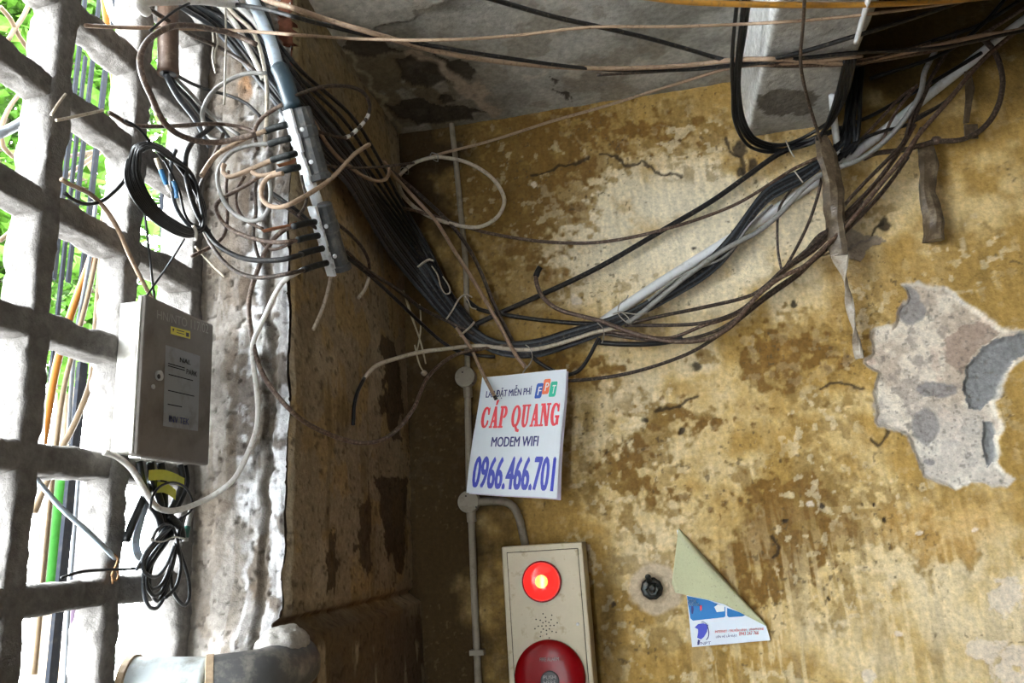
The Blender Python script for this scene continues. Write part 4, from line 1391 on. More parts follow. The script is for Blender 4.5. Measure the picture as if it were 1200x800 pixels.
cable('black drop cable hanging across the face of the beam', M_DBRN, 3.6, [(950, -160, .40), (946, -80, .38), (943, -5, .36), (941, 30, .34), (938, 67, .30), (943, 103, .22), (953, 138, .14), (962, 166, .09)])

# ---- black cables curling around the beam foot
for k in range(4):
    d = (k - 1.5) * 1.25
    g = [random.Random(90 + k * 13 + i).uniform(-2.2, 2.2) for i in range(12)]
    cable(['outermost', 'second', 'third', 'innermost'][k] + ' black cable curling round the foot of the beam', M_BLK2, 4.2, [(890 + d * 3, -150, .22), (881 + d * 3, -80, .22), (872 + d * 3 + g[0], -6, .22), (868 + d * 3 + g[1], 33, .20), (863 + d * 2.6 + g[2], 77, .16 + .004 * k), (862 + d * 2.6 + g[3], 110, .12), (867 + d * 3, 143 + g[4], .08), (880 + d * 2, 165 - d * 2 + g[5], .06), (900, 173 - d * 3 + g[6], .05), (923, 172 - d * 2 + g[7], .05 + .005 * k), (957, 160 - d * 3 + g[8], .05), (977 + d * 2 + g[9], 135, .05), (988 + d * 3, 105, .05), (996 + d * 3, 70, .05)], group='black cables round the beam foot')
for k in range(5):
    cable(['first', 'second', 'third', 'fourth', 'last'][k] + ' black cable hanging in the bunch right of the beam, counted from it', M_BLK2, 4.2, [(968 + k * 7, 196 - k * 4, .05), (982 + k * 5 + (k % 2) * 4, 168 + (k % 3) * 4, .055), (991 + k * 4 - (k % 2) * 3, 142, .05 + .006 * k), (994 + k * 3 + (k % 3) * 2, 112, .06), (999 + k * 3, 80, .06)], group='black bunch right of the beam')

# ---- main black bundle: down the left wall, round the corner, up to the beam
ORD = ['uppermost', 'second', 'third', 'fourth', 'fifth', 'sixth', 'seventh', 'eighth', 'ninth', 'tenth', 'lowest']
NB = 11
for k in range(NB):
    s = k / (NB - 1)
    j = random.Random(40 + k)
    e = lambda a: j.uniform(-a, a)
    up = [(205 + s * 60 + e(4), 2 + e(3), .04), (248 + s * 52, 36 - s * 14 + e(5), .045), (296 + s * 34, 88 - s * 22 + e(4), .05), (342 + s * 16, 142 - s * 34 + e(3), .06), (380 + s * 22, 188 - s * 26 + e(2), .07)]
    dn = [(404 + s * 24, 212 - s * 12, .07), (428 + s * 18, 250 - s * 16, .075), (452 + s * 22, 290 - s * 18, .08), (482 + s * 22, 328 - s * 14, .08), (520 + s * 14, 370 - s * 10, .085), (556 + s * 6, 400 - s * 10, .08), (590 + e(3), 415 - s * 14, .075), (628, 417 - s * 18, .07), (668, 405 - s * 18, .06), (704, 391 - s * 14, .055)]
    rt = [(745, 371 - s * 10, .05), (790, 347 - s * 14, .05), (830, 322 - s * 18, .05), (858, 294 - s * 20, .05), (880, 258 - s * 14, .05), (902, 234 - s * 16, .05), (938, 214 - s * 14, .05), (962 + e(3), 196 - s * 10, .05), (980 + s * 8, 168, .05), (992 + s * 8, 140, .05), (997 + s * 8, 100, .05)]
    cable(ORD[NB - 1 - k] + ' black cable of the thick bundle sagging round the corner', M_BLK if k % 3 else M_SLATE, 5.2 if k % 2 else 4.4, up + dn + rt, group='black cables of the main bundle')
for k in range(5):
    s = k / 4
    cable(['leftmost', 'second', 'third', 'fourth', 'rightmost'][k] + ' black cable fanning out behind the splice closures', M_BLK, 4, [(236 + s * 50, -4, .03), (285 + s * 30, 48 - s * 12, .035), (330 + s * 22, 98 - s * 16, .04), (372 + s * 40, 150 - s * 14, .05), (408 + s * 36, 196 - s * 10, .05), (446 + s * 22, 236 - s * 4, .05), (486 + s * 14, 290 - s * 4, .06), (522 + s * 8, 346, .06), (560, 384, .06)], group='black cables behind the splice closures')

# ---- white pipe and bright lines along the bundle
M_WPIPE = mat('white_pipe', (0.66, 0.67, 0.68), 0.35, dust=(0.4, 0.36, 0.3), dust_amt=0.15, dust_scale=30)
cable('straight white plastic pipe rising beside the black bundle to the right', M_WPIPE, 10, [(690, 388), (760, 340), (817, 304), (890, 258), (960, 210), (1030, 158), (1090, 110), (1157, 57), (1195, 28), (1280, -32)], .014, 'white_pipe', 'pipe', sides=14)
cable('short white pipe coming down the wall right of the beam foot', M_WPIPE, 7, [(975, 112, .03), (977, 136, .03), (980, 162, .03), (983, 193, .025)], .03, 'white_pipe', 'pipe', sides=12)
cable('whitish conduit along the right lower edge of the beam', M_WPIPE, 5.5, [(1020, -8), (1012, 18), (1003, 50)], .03, 'white_conduit', 'conduit', sides=10)
cable('dusty grey cable curving in front of the white pipe', M_GRC, 5.6, [(735, 378), (745, 372), (799, 328), (850, 292), (890, 270), (917, 247), (945, 217), (967, 202), (1000, 190), (1025, 175), (1050, 152), (1070, 125), (1080, 105), (1083, 86), (1096, 60)], .075)
cable('thin grey cable lying on top of the white pipe', M_GRC, 3, [(760, 352), (800, 322), (850, 300), (880, 262), (905, 240)], .065)
cable('stiff black cable slanting up over the pale wall patch', M_BLK, 6.2, [(545, 386, .06), (585, 367, .05), (635, 345, .04), (700, 314, .035), (781, 267, .035), (835, 235, .035), (880, 203, .04), (913, 180, .05), (945, 166, .05), (985, 150, .06)])
cable('black cable bowing under the stiff slanting one', M_BLK, 5.2, [(548, 352, .06), (561, 362, .06), (589, 368, .06), (627, 374, .055), (695, 379, .05), (745, 372, .05)])
cable('reddish brown cable crossing the pale wall patch from the ring', M_BRN, 3.8, [(440, 234, .03), (452, 239, .035), (495, 249, .045), (560, 270, .05), (612, 280, .05), (650, 284, .045), (700, 284, .04), (745, 277, .04), (781, 268, .045), (820, 256, .045), (865, 238, .05), (900, 217, .055), (930, 198, .06), (965, 182, .06)])
cu = cable('reddish brown cable with a cut taped end standing up above the bundle', M_BRN, 4.6, [(630, 318), (628, 326), (634, 345), (650, 360), (672, 368), (704, 376), (735, 388), (760, 395), (790, 400), (829, 397), (859, 380), (886, 348), (915, 325), (942, 312), (971, 285), (996, 260), (1027, 222), (1061, 181), (1075, 160), (1112, 117), (1150, 72), (1172, 52), (1215, 20), (1300, -40, .05), (1380, -90, .02)], .085)
cable('black taped end', M_BLK2, 7, [(633, 313), (630, 318), (628, 324)], .085, 'taped_end', parent=cu)

# ---- brown strands fanning below the pipe
fan = [('uppermost brown strand of the fan below the white pipe', M_DBRN, 4, [(735, 379), (780, 369), (829, 359), (886, 343), (915, 318), (967, 273), (990, 240), (1020, 207), (1045, 182), (1060, 165), (1067, 140), (1082, 107), (1110, 60), (1122, 36)], .07),
       ('second brown strand of the fan below the white pipe', M_DBRN, 4, [(732, 381), (780, 381), (825, 378), (865, 365), (892, 343), (919, 316), (951, 294), (985, 256), (1015, 226), (1040, 196), (1062, 160), (1078, 124), (1090, 96)], .065),
       ('third brown strand of the fan, crossing its neighbours', M_BRN, 4, [(700, 386), (745, 393), (784, 396), (825, 381), (863, 368), (896, 338), (925, 313), (958, 290), (998, 246), (1032, 208), (1055, 176), (1072, 146)], .06),
       ('fourth brown strand of the fan, sagging over the peeling wall', M_DBRN, 4, [(702, 390), (760, 398), (800, 398), (838, 388), (868, 370), (900, 344), (932, 322), (962, 298), (1004, 258), (1040, 218), (1066, 178), (1080, 150)], .055),
       ('lowest brown strand running from behind the sign up to the right', M_DBRN, 4, [(630, 446), (666, 446), (717, 441), (760, 431), (809, 413), (836, 397), (863, 377), (897, 350), (937, 321), (973, 283), (1008, 252), (1044, 212), (1064, 184)], .05),
       ('thin brown strand dropping from the bundle beside the hanging strip', M_DBRN, 2.8, [(927, 222), (914, 242), (911, 262), (912, 297), (916, 316)], .06),
       ('thin brown strand slanting down beside the hanging strip', M_DBRN, 3.2, [(963, 208), (960, 222), (950, 255), (933, 291), (915, 321), (900, 338)], .06),
       ('short brown strand tying the fan near the hanging strip', M_DBRN, 3, [(940, 300), (960, 275), (985, 262), (1012, 236)], .06),
       ('thin brown strand ending in the dark bay, nearest the beam', M_BRN, 3, [(1000, 172), (1022, 150), (1042, 128), (1058, 112), (1075, 100)], .05),
       ('thin brown strand ending in the dark bay, second from the beam', M_BRN, 3, [(1034, 168), (1042, 146), (1056, 122), (1072, 104)], .05),
       ('black strand crossing the white pipe toward the dark bay', M_BLK, 3.6, [(985, 178), (1012, 162), (1037, 153), (1058, 148), (1095, 128), (1112, 116)], .06),
       ('black strand along the foot of the dark bay', M_BLK2, 4, [(985, 150), (1020, 136), (1060, 114), (1100, 92), (1150, 62)], .03),
       ('brown strand bridging to the right-hand loop', M_DBRN, 3.6, [(1066, 142), (1085, 132), (1107, 120), (1122, 104)], .06)]
for lab, m, w, pts, off in fan:
    cable(lab, m, w, pts, off, group='brown strands at the right')
lp = cable('dark brown cable making a wide loop at the right edge of the strands', M_DBRN, 5.2, [(1012, 186), (1025, 180), (1062, 175), (1095, 166), (1125, 164), (1150, 152), (1167, 130), (1175, 100), (1172, 77), (1164, 58), (1150, 44)], .05)
lathe('knot', P(1097, 165, .05) - np.array([.011, 0, 0]), (1, 0, .1), [(0, .006), (.004, .0105), (.012, .0115), (.018, .0095), (.022, .006)], M_BRN, lp, 10, True)
cable('taped black stub under the bundle tapering to the left', M_BLK2, 6, [(700, 401), (726, 403), (760, 403), (786, 400), (800, 397)], .06)
cable('black cable hooking down behind the right side of the sign', M_BLK, 4.6, [(702, 396), (697, 405), (688, 422), (677, 435), (664, 439), (648, 434), (632, 425), (622, 416)], .09)

# ---- twisted plastic strips
M_WRAP = mat('brown_wrap', (0.075, 0.052, 0.030), 0.3, dust=(0.17, 0.13, 0.085), dust_amt=0.35, dust_scale=40, vary=0.3, bump=.6, bump_scale=45)
M_WRAPW = mat('pale_wrap', (0.42, 0.37, 0.30), 0.3, dust=(0.16, 0.12, 0.08), dust_amt=0.4, dust_scale=50, vary=0.3)


def strip(pts, widths, twist, off, m, name, lab, parent=None, th=0.0035):
    path = catmull(cpath(pts, off), 0.006)
    n = len(path)
    wd = np.interp(np.linspace(0, 1, n), np.linspace(0, 1, len(widths)), widths) * 0.5 * 2.1 / FPX
    V, F = [], []
    T = np.gradient(path, axis=0)
    for i in range(n):
        t = _unit(T[i])
        u = _unit(np.cross(t, [0, 1.0, 0]))
        w = np.cross(t, u)
        a = twist * i / n + 0.18 * math.sin(i * 0.21)
        cu, su = math.cos(a), math.sin(a)
        U, Wv = u * cu + w * su, -u * su + w * cu
        r = wd[i] * (1 + 0.05 * math.sin(i * 0.31) + 0.03 * math.sin(i * 0.83))
        for k in range(10):
            b = 2 * math.pi * k / 10
            q = 1 + 0.16 * math.sin(3 * b + i * 0.12)
            V.append(path[i] + U * r * math.cos(b) * q + Wv * max(th, r * 0.42) * math.sin(b) * q)
    for i in range(n - 1):
        for k in range(10):
            l = (k + 1) % 10
            F.append((i * 10 + k, i * 10 + l, (i + 1) * 10 + l, (i + 1) * 10 + k))
    F.append(tuple(range(10))[::-1])
    F.append(tuple((n - 1) * 10 + k for k in range(10)))
    o = link(name, mesh(name, V, F), m, parent, smooth=False)
    if parent is None:
        tag(o, lab, 'strip')
    return o


st1 = empty('hanging_strip', tuple(P(1009, 421, .02)), 'long brown plastic wrapping hanging from the bundle, twisted to a thin pale tail', 'strip')
strip([(962, 160), (968, 185), (975, 215), (980, 264), (984, 300)], [13, 20, 20, 22, 19, 18], 0.5, .08, M_WRAP, 'wrapping', None, st1)
strip([(983, 296, .08), (988, 316, .06), (993, 340, .05), (998, 368, .04), (1003, 395, .03), (1008, 420, .02)], [18, 11, 8, 9, 8, 11, 9], 7, .05, M_WRAPW, 'twisted_tail', None, st1)
strip([(1084, 168), (1087, 195), (1086, 225), (1094, 255), (1095, 282)], [15, 19, 16, 20, 22], 0.6, .035, M_WRAP, 'hanging_strip', 'short brown plastic strip dangling from the loop at right')
strip([(1133, 84), (1136, 104), (1134, 124), (1132, 144)], [6, 9, 7, 6], 0.8, .03, M_WRAP, 'hanging_strip', 'thin dark plastic strip hanging inside the loop at upper right')
V, F = [], []
c = P(1138, 154, .03)
box_vf(c, (_unit([1, 0, -.15]), np.array([0, 1.0, 0]), _unit([.15, 0, 1])), (.016, .0015, .020), V, F)
tag(link('dark_tag', mesh('dark_tag', V, F), M_WRAP), 'small square dark tag at the end of the thin strip', 'tag')

# ---- cables coming out of the corner bundle
rg = cable('pale cable ring hanging against the dark corner', M_BEI, 4.6, [(510, 184), (540, 188), (575, 207), (591, 234), (582, 255), (560, 266), (525, 261), (495, 249), (472, 228), (467, 208), (485, 191)], .07, 'cable_ring', closed=True)
for a, b in (((506, 179), (513, 189)), ((471, 196), (478, 204))):
    tube('binding_wire', [P(a[0], a[1], .08), P((a[0] + b[0]) / 2 + 3, (a[1] + b[1]) / 2 - 3, .085), P(b[0], b[1], .07), P(a[0] - 2, a[1] + 4, .06), P(a[0], a[1], .08)], 0.0016, M_GRC, rg, 6)
cable('dark thin cable running level left of the ring', M_DBRN, 3, [(372, 192), (400, 196), (440, 196), (466, 193), (485, 191)], .07)
cable('pinkish tan cable hooked at its end beside the ring', M_TANC, 4.4, [(366, 140), (384, 170), (399, 187), (411, 196), (425, 206), (442, 212), (453, 209), (456, 198), (450, 190)], .10)
cable('long tan cable slanting down from the ring to the sign', M_TANC, 4.4, [(446, 188), (460, 204), (482, 228), (510, 258), (530, 290), (550, 321), (570, 354), (588, 386), (606, 418), (616, 430)], .11)
cable('dark brown cable slanting behind the long tan one', M_DBRN, 4.4, [(452, 195), (480, 218), (505, 240), (530, 265), (550, 292), (565, 322), (577, 352), (592, 383), (604, 406)], .07)
tc = cable('tan cable end dangling over the top of the sign', M_TANC, 4.2, [(535, 384, .10), (551, 407, .12), (566, 438, .15), (581, 467, .16)], .12)
cable(None, M_BLK2, 4.4, [(579.5, 464, .16), (581.5, 468, .16)], .16, 'cut_end', parent=tc)
cable('pale cable arching from the bundle to a dark sleeved end', M_BEI, 4.8, [(426, 444, .05), (440, 429, .055), (464, 420, .06), (490, 413, .07), (520, 409, .09), (562, 405, .10), (597, 409, .10), (627, 409, .10), (661, 401, .09), (695, 390, .08), (722, 384, .07)])
cable('black sleeve hanging on the end of the pale arching cable', M_BLK2, 4.6, [(427, 443, .05), (419, 459, .045), (415, 476, .04), (414, 498, .04)], name='cable_sleeve', cat='sleeve')
cable('brown cable swinging in a deep U from the jamb to the bundle', M_BRN, 5, [(345, 264, .05), (332, 270, .05), (320, 281, .05), (309, 299, .05), (300, 322, .045), (292, 351, .04), (294, 387, .04), (300, 417, .04), (310, 442, .04), (335, 475, .04), (360, 496, .05), (400, 514, .06), (426, 519, .07), (450, 514, .08), (470, 498, .09), (486, 476, .10), (500, 444, .10), (520, 424, .10), (536, 415, .10), (562, 409, .09), (600, 404, .08)])
cable('white cable hanging from the lower closure and looping under the cabinet', M_WHC, 6, [(356, 315, .05), (345, 321, .05), (335, 327, .045), (325, 340, .045), (312, 367, .04), (304, 384, .04), (297, 400, .04), (296, 417, .04), (299, 442, .04), (302, 470, .04), (301, 500, .04), (292, 527, .045), (275, 560, .05), (255, 577, .06), (237, 587, .07), (205, 598, .075), (185, 595, .07), (170, 575, .06), (155, 550, .05), (137, 535, .04), (122, 530, .03)])
cable('dark brown cable running from the closures down into the bundle', M_DBRN, 4.2, [(396, 285, .03), (430, 316, .035), (455, 332, .04), (471, 343, .045), (492, 360, .06), (522, 375, .08), (556, 392, .09)])
cable('black cable running lowest along the left wall into the bundle', M_BLK, 4.2, [(398, 294, .03), (436, 325, .035), (461, 348, .04), (480, 366, .05), (519, 401, .08), (541, 413, .09), (580, 418, .08)])
hk = cable('brown cable ending in a pale hook below the closures', M_DBRN, 4, [(391, 259), (410, 274), (425, 291), (432, 306), (433, 316)], .06)
cable('pale stripped end', M_BEI, 4, [(433, 314), (432, 326), (427, 340), (420, 349)], .06, 'stripped_end', parent=hk)
cable('pale cut cable hanging from the lower end of the closures', M_BEI, 4.2, [(388, 322), (386, 332), (383, 345), (377, 364), (367, 386)], .05)
bc_ = cable('dark cable arching right of the closures with white bands near its end', M_DBRN, 4.2, [(345, 113), (357, 108), (377, 102), (405, 101), (424, 107), (433, 121), (431, 136), (420, 150), (405, 161), (380, 156), (360, 150)], .10)
_arc = catmull(cpath([(345, 113), (357, 108), (377, 102), (405, 101), (424, 107), (433, 121), (431, 136), (420, 150), (405, 161), (380, 156), (360, 150)], .10), 0.002)
_ap = project(_arc)
for a, b in (((431.5, 134), (429, 139)), ((426, 143), (422, 148)), ((418, 152), (413, 156)), ((409, 159), (405, 161))):
    i0, i1 = sorted(int(np.argmin(np.hypot(_ap[:, 0] - p[0], _ap[:, 1] - p[1]))) for p in (a, b))
    tube('white_band', _arc[i0:max(i1, i0 + 2) + 1], 0.0045, M_WHC, bc_, 8, raw=True)

# ---- ties and strings on the bundle
M_WIRE = mat('tie_wire', (0.34, 0.31, 0.26), 0.5, 0.3, vary=0.2, dust_scale=200)
for lab, pts, w in [('flat pale tie wrapped high on the sagging bundle', [(476, 321), (482, 318), (492, 311), (503, 304), (508, 306)], 5),
                    ('white plastic twist curling off the sagging bundle', [(506, 312), (513, 322), (516, 334), (522, 344), (527, 343), (526, 335), (519, 324)], 3.2),
                    ('bent pale tie standing on the bundle at the corner', [(523, 374), (530, 364), (538, 350), (546, 345), (553, 348)], 3.6),
                    ('white curled tie end beside the conduit', [(545, 347), (549, 353), (552, 360), (558, 362)], 3),
                    ('pale band round the bundle just above the sign', [(539, 394), (544, 389), (551, 383), (556, 377)], 4.5),
                    ('white wire loop holding the sign to the bundle', [(616, 404), (621, 408), (624, 418), (621, 426), (616, 432), (612, 438)], 2.6),
                    ('thin wire band round the bundle right of the sign', [(700, 378), (706, 384), (708, 393), (705, 402)], 2.6),
                    ('knotted wire ends sticking up from the pipe and bundle', [(724, 364), (726, 356), (734, 350), (736, 346)], 3),
                    ('loose wire wrapped round the pipe and bundle', [(718, 368), (728, 366), (736, 372), (740, 380), (732, 376), (724, 366), (744, 368), (760, 366)], 2.4),
                    ('grey plastic tie round the black cables at the beam foot', [(921, 165), (924, 172), (927, 178), (931, 184)], 2.6),
                    ('grey plastic tie round the black bundle below the beam', [(931, 200), (936, 207), (941, 214)], 2.6)]:
    cable(lab, M_WIRE if 'wire' in lab or 'grey' in lab else M_BEI, w, pts, .105, 'tie', 'tie', sides=6, flat=0.5)
rf = empty('raffia_string', tuple(P(497, 438, .05)), 'frayed raffia strings hanging from the bundle with a small knot ball', 'string')
for pts in ([(473, 340), (476, 352), (484, 376), (491, 394), (497, 418)], [(492, 356), (493, 368), (493, 386), (491, 400), (488, 414)], [(477, 352), (488, 386), (494, 404), (499, 426)], [(486, 404), (489, 418), (493, 430), (497, 436)]):
    tube('strand', cpath(pts, .06), 0.0022, M_STR, rf, 5)
c = P(497, 437, .055)
V, F = lathe_vf(c - np.array([0, 0, .008]), (0, 0, 1), [(.008 - .008 * math.cos(a), .0085 * math.sin(a) * (1 + .1 * math.sin(5 * a))) for a in np.linspace(.15, 3.0, 9)], 10)
link('knot_ball', mesh('knot_ball', V, F), M_BEI, rf, smooth=True)

# ================================================================== splice closures on the jamb
M_ALU = mat('bare_aluminium', (0.80, 0.83, 0.86), 0.45, 0.0, dust=(0.30, 0.30, 0.30), dust_amt=0.2, dust_scale=60, bump=.3, bump_scale=80)
M_CLOS = mat('grey_closure', (0.045, 0.047, 0.048), 0.45, dust=(0.13, 0.12, 0.10), dust_amt=0.3, dust_scale=50)
M_SLEEVE = mat('pale_blue_sleeve', (0.42, 0.50, 0.58), 0.4, dust=(0.25, 0.24, 0.22), dust_amt=0.2, dust_scale=40)
M_SHR = mat('teal_shrink_tube', (0.022, 0.045, 0.062), 0.35, dust=(0.12, 0.15, 0.17), dust_amt=0.2, dust_scale=50)
M_TAPE = mat('black_tape', (0.007, 0.009, 0.009), 0.5, spec=0.3, dust=(0.045, 0.05, 0.05), dust_amt=0.25, dust_scale=90)
sl = empty('cable_sleeve', tuple(P(345, 127, .08)), 'pale blue grey cable sleeve dropping from the top into the splice closures', 'sleeve')
cable(None, M_SLEEVE, 13, [(288, -14, .08), (297, 2, .08), (306, 22, .08), (316, 45, .08), (323, 70, .08), (328, 86, .08)], .08, 'sleeve_tube', parent=sl, sides=14)
cable('wider dark shrink tube', M_SHR, 19, [(327, 80, .08), (331, 88, .08), (338, 108, .08), (344, 128, .08)], .08, 'shrink_tube', parent=sl, sides=14)
cable('black edge cable', M_BLK2, 5, [(300, -10, .075), (310, 10, .075), (321, 40, .075), (331, 76, .07), (345, 110, .07)], .075, 'edge_cable', parent=sl)


def closure(a, b, name_lab, stubs, wl, wd):
    A, B = P(*a, .085), P(*b, .085)
    t = _unit(B - A)
    view = _unit((A + B) / 2 - CAM)
    side = _unit(np.cross(view, t))          # across the closure as seen from the room
    if side[0] < 0:
        side = -side
    back = np.cross(t, side)
    if back @ view < 0:
        back = -back
    L = np.linalg.norm(B - A)
    k = np.linalg.norm(A - CAM) / FPX
    e = empty('splice_closure', tuple(B), name_lab, 'splice closure', 'splice closures')
    m_ = (A + B) / 2
    V, F = [], []
    n = 9
    th = math.radians(50)                    # the flange is turned toward the window
    s2, b2 = side * math.cos(th) - back * math.sin(th), side * math.sin(th) + back * math.cos(th)
    # ragged aluminium flange
    for i in range(n):
        c = A + t * L * (i + .5) / n + side * k * (math.sin(i * 2.1) * .5)
        box_vf(c, (s2, b2, t), (k * wl * 1.25 * (.46 + .06 * math.sin(i * 4.7)), .003, L / n * .62), V, F)
    link('aluminium_flange', mesh('aluminium_flange', V, F), M_ALU, e)
    V, F = lathe_vf(A + side * k * (wl * .45 + wd * .5) + back * .006 - t * .002, t, [(0, k * wd * .44), (.004, k * wd * .52), (L * .25, k * wd * .52), (L * .27, k * wd * .58), (L * .4, k * wd * .58), (L * .42, k * wd * .52), (L * .9, k * wd * .52), (L * .92, k * wd * .64), (L * .99, k * wd * .66), (L, k * wd * .5)], 12)
    link('closure_body', mesh('closure_body', V, F), M_CLOS, e)
    for i in (0.28, 0.72):
        lathe('bolt', A + t * L * i + side * k * (wl * .5 + wd * .2) - back * .010, -back, [(0, .0045), (.003, .0045), (.004, .003)], M_ALU, e, 8)
    for i, (p, q) in enumerate(stubs):
        cable(None, M_TAPE, 7.5, [(*p, .09), ((p[0] + q[0]) / 2, (p[1] + q[1]) / 2 - .6, .09), (*q, .09)], .09, 'taped_stub', parent=e, sides=10)
    return e


closure((337, 130), (361, 216), 'upper splice closure with a ragged aluminium flange and four taped stubs', [((310, 154), (336, 146)), ((315, 169), (340, 162)), ((318, 188), (346, 180)), ((325, 202), (350, 196))], 11, 20)
closure((366, 243), (389, 322), 'lower splice closure with a flared black end and four taped stubs', [((344, 265), (369, 260)), ((349, 281), (373, 276)), ((352, 298), (378, 291)), ((356, 316), (383, 308))], 11, 17)
cable('whitish clamp neck joining the two splice closures', M_ALU, 13, [(363, 214, .08), (368, 226, .08), (374, 243, .08)], .08, 'clamp_neck', 'clamp', sides=10)

